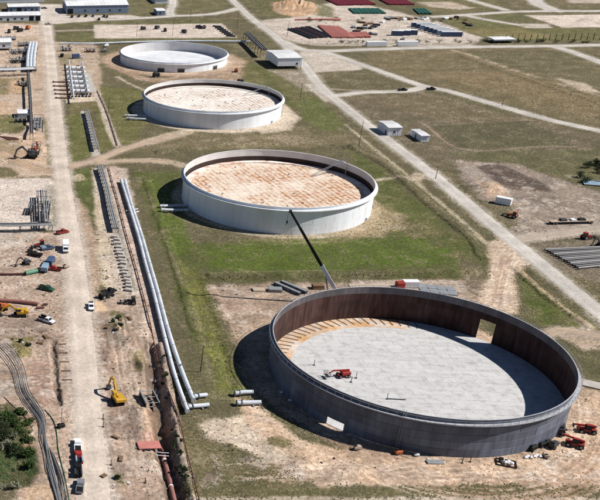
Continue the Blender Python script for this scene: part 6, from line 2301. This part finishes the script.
for k in range(22):
    u, v = random.uniform(372, 470), random.uniform(18.5, 40)
    if 388 < u < 460 and 22 < v < 39:
        v = random.uniform(17.5, 20)
    slab(u, v, random.uniform(0, 3), (random.uniform(4, 9), random.uniform(2, 4), 0.6), random.choice(['galv', 'dark_steel', 'timber', 'tan_mat', 'white_paint']), 'heap of stored steel and timber in the far pipe yard', 'material_heap', 'material heap', group='material heaps in the far yard', stackn=2)
for k in range(12):
    slab(354 + k * 2.0 + random.uniform(-1, 1), 24 + random.uniform(-2, 12), random.uniform(0, 3), (6, 2.5, 0.7), random.choice(['galv', 'dark_steel', 'black', 'timber']), 'dark heap of fittings beside the pink pipe stacks', 'material_heap', 'material heap', group='heaps of fittings by the pink stacks', stackn=2)
for k in range(20):
    v = random.choice([random.uniform(340, 400), random.uniform(430, 500), random.uniform(440, 475)])
    u = 158 + 0.17 * (v - 340) + random.uniform(-3, 6)
    bush(u, v, random.uniform(0.4, 1.3), random.uniform(0.3, 0.9), 'leaf_dark', 'low dark weed bush on the spoil bank of the trench', 'weeds on the trench bank', 160)
for k in range(9):
    u, v = random.choice([(random.uniform(100, 140), random.uniform(305, 350)), (random.uniform(100, 150), random.uniform(415, 490)), (random.uniform(2, 55), random.uniform(325, 345))])
    slab(u, v, random.uniform(0, 3), (random.uniform(1.2, 2.6), random.uniform(.8, 1.4), 0.14), 'timber', 'small weathered pallet stack lying on the worked soil', 'pallet_stack', 'pallets', group='pallets on the worked soil', stackn=3)


def scrap():
    """offcuts, boards and rods too small to tell apart"""
    mats = ['dark_steel', 'galv', 'timber', 'white_paint', 'pipe_brown', 'black', 'concrete']
    zones = [(0, 60, 236, 345, 260), (100, 150, 240, 345, 150), (98, 150, 350, 495, 90), (0, 45, 26, 76, 170), (0, 55, 100, 170, 130), (215, 470, 284, 300, 60),
             (520, 590, 425, 462, 50), (300, 560, 455, 470, 26), (300, 470, 20, 44, 240), (60, 100, 44, 66, 70), (500, 600, 200, 244, 50), (96, 130, 170, 300, 160)]
    b = MB()
    for u0, u1, v0, v1, n in zones:
        for k in range(n):
            u, v = random.uniform(u0, u1), random.uniform(v0, v1)
            p = G(u, v)
            if any(np.hypot(p[0] - c[0], p[1] - c[1]) < r_ + 1 for c, r_, h_ in TANKS.values()) or abs(u - (46 + 0.098 * v)) < 12 + 0.01 * v:
                continue
            if random.random() < 0.4:
                continue
            q = 0.75 + p[1] / 800
            sz = random.choice([(random.uniform(.6, 2.2), .1, .08), (random.uniform(.25, .8), random.uniform(.2, .5), random.uniform(.05, .25)), (.3, .25, .2), (.4, .15, .1)])
            b.box((p[0], p[1], gz(p) + sz[2] * q / 2), tuple(q * e for e in sz), random.uniform(0, 3.1), random.choice([0, 0, 1, 2, 2, 3, 4, 5, 6, 6]))
    tag(b.build('site_scrap', mats), 'small scrap, offcuts and boards strewn over the site', 'scrap', None, 'stuff')


scrap()

# ------------------------------------------------------------------ loose clods and tufts
def scatter():
    x, y, g = PAINT.x, PAINT.y, PAINT.grass
    road = np.zeros(len(x), bool)
    for n_, L_, w_, c_ in ROADW:
        a_ = np.array(L_)
        s = np.where((x > a_[:, 0].min() - 8) & (x < a_[:, 0].max() + 8) & (y > a_[:, 1].min() - 8) & (y < a_[:, 1].max() + 8))[0]
        road[s] |= line_d(x[s], y[s], L_) < w_ / 2 + 0.4
    for c, r_, h_ in TANKS.values():
        road |= np.hypot(x - c[0], y - c[1]) < r_ + 0.8
    ok = ~road
    # clods and stones in the worked ground
    dens = (g < 0.25) & ok & (y < 420) & (PAINT.w1 + PAINT.w2 > -0.2)
    idx = rng.choice(np.where(dens)[0], 15000, replace=False)
    V, Fc = [], []
    for i in idx:
        s = 0.07 + 0.22 * random.random() ** 4
        px_, py_, pz_ = x[i] + random.uniform(-.2, .2), y[i] + random.uniform(-.3, .3), PZ[i]
        a = random.uniform(0, 6.28)
        b = len(V)
        for k in range(4):
            t = a + k * 1.57 + random.uniform(-.4, .4)
            r = s * random.uniform(0.7, 1.3)
            V.append((px_ + r * math.cos(t), py_ + r * math.sin(t), pz_ - 0.03))
        V.append((px_ + random.uniform(-.3, .3) * s, py_ + random.uniform(-.3, .3) * s, pz_ + s * random.uniform(.6, 1.2)))
        Fc += [(b, b + 1, b + 4), (b + 1, b + 2, b + 4), (b + 2, b + 3, b + 4), (b + 3, b, b + 4)]
    tag(MB().add(V, Fc).build('soil_clods', 'clod'), 'loose clods and stones strewn over the worked soil', 'stones', None, 'stuff')
    # grass tufts
    p = np.clip(g, 0, 1) * ok * (y < 620) * sst(PAINT.w1 + PAINT.w2, -0.7, 0.6)
    p = p / p.sum()
    idx = rng.choice(len(x), 90000, replace=False, p=p)
    n = len(idx)
    rr = np.random.default_rng(3)
    bx = x[idx] + rr.uniform(-.4, .4, n)
    by = y[idx] + rr.uniform(-.6, .6, n)
    bz = PZ[idx]
    sc = (0.09 + 0.15 * rr.random(n)) * (1 + y[idx] / 700)
    an = rr.uniform(0, 6.28, n)
    vv = np.empty((n, 5, 3), np.float32)
    for k in range(4):
        t = an + k * 1.57
        vv[:, k, 0] = bx + sc * np.cos(t)
        vv[:, k, 1] = by + sc * np.sin(t)
        vv[:, k, 2] = bz + (0.3 * sc if k % 2 else -0.02)
    vv[:, 4, 0] = bx + rr.uniform(-.3, .3, n) * sc
    vv[:, 4, 1] = by + rr.uniform(-.3, .3, n) * sc
    vv[:, 4, 2] = bz + sc * rr.uniform(.5, 1.0, n)
    q = (np.arange(n) * 5)[:, None, None]
    fc = (q + np.array([[0, 1, 4], [1, 2, 4], [2, 3, 4], [3, 0, 4]])[None]).reshape(-1, 3)
    me = bpy.data.meshes.new('grass_tufts')
    me.vertices.add(n * 5)
    me.vertices.foreach_set('co', vv.ravel())
    me.loops.add(fc.size)
    me.loops.foreach_set('vertex_index', fc.ravel().astype(np.int32))
    me.polygons.add(len(fc))
    me.polygons.foreach_set('loop_start', np.arange(0, fc.size, 3, dtype=np.int32))
    me.update(calc_edges=True)
    me.materials.append(M['grass_blade'])
    tag(link('grass_tufts', me), 'rough olive grass tufts over the verges and fields', 'grass', None, 'stuff')


scatter()
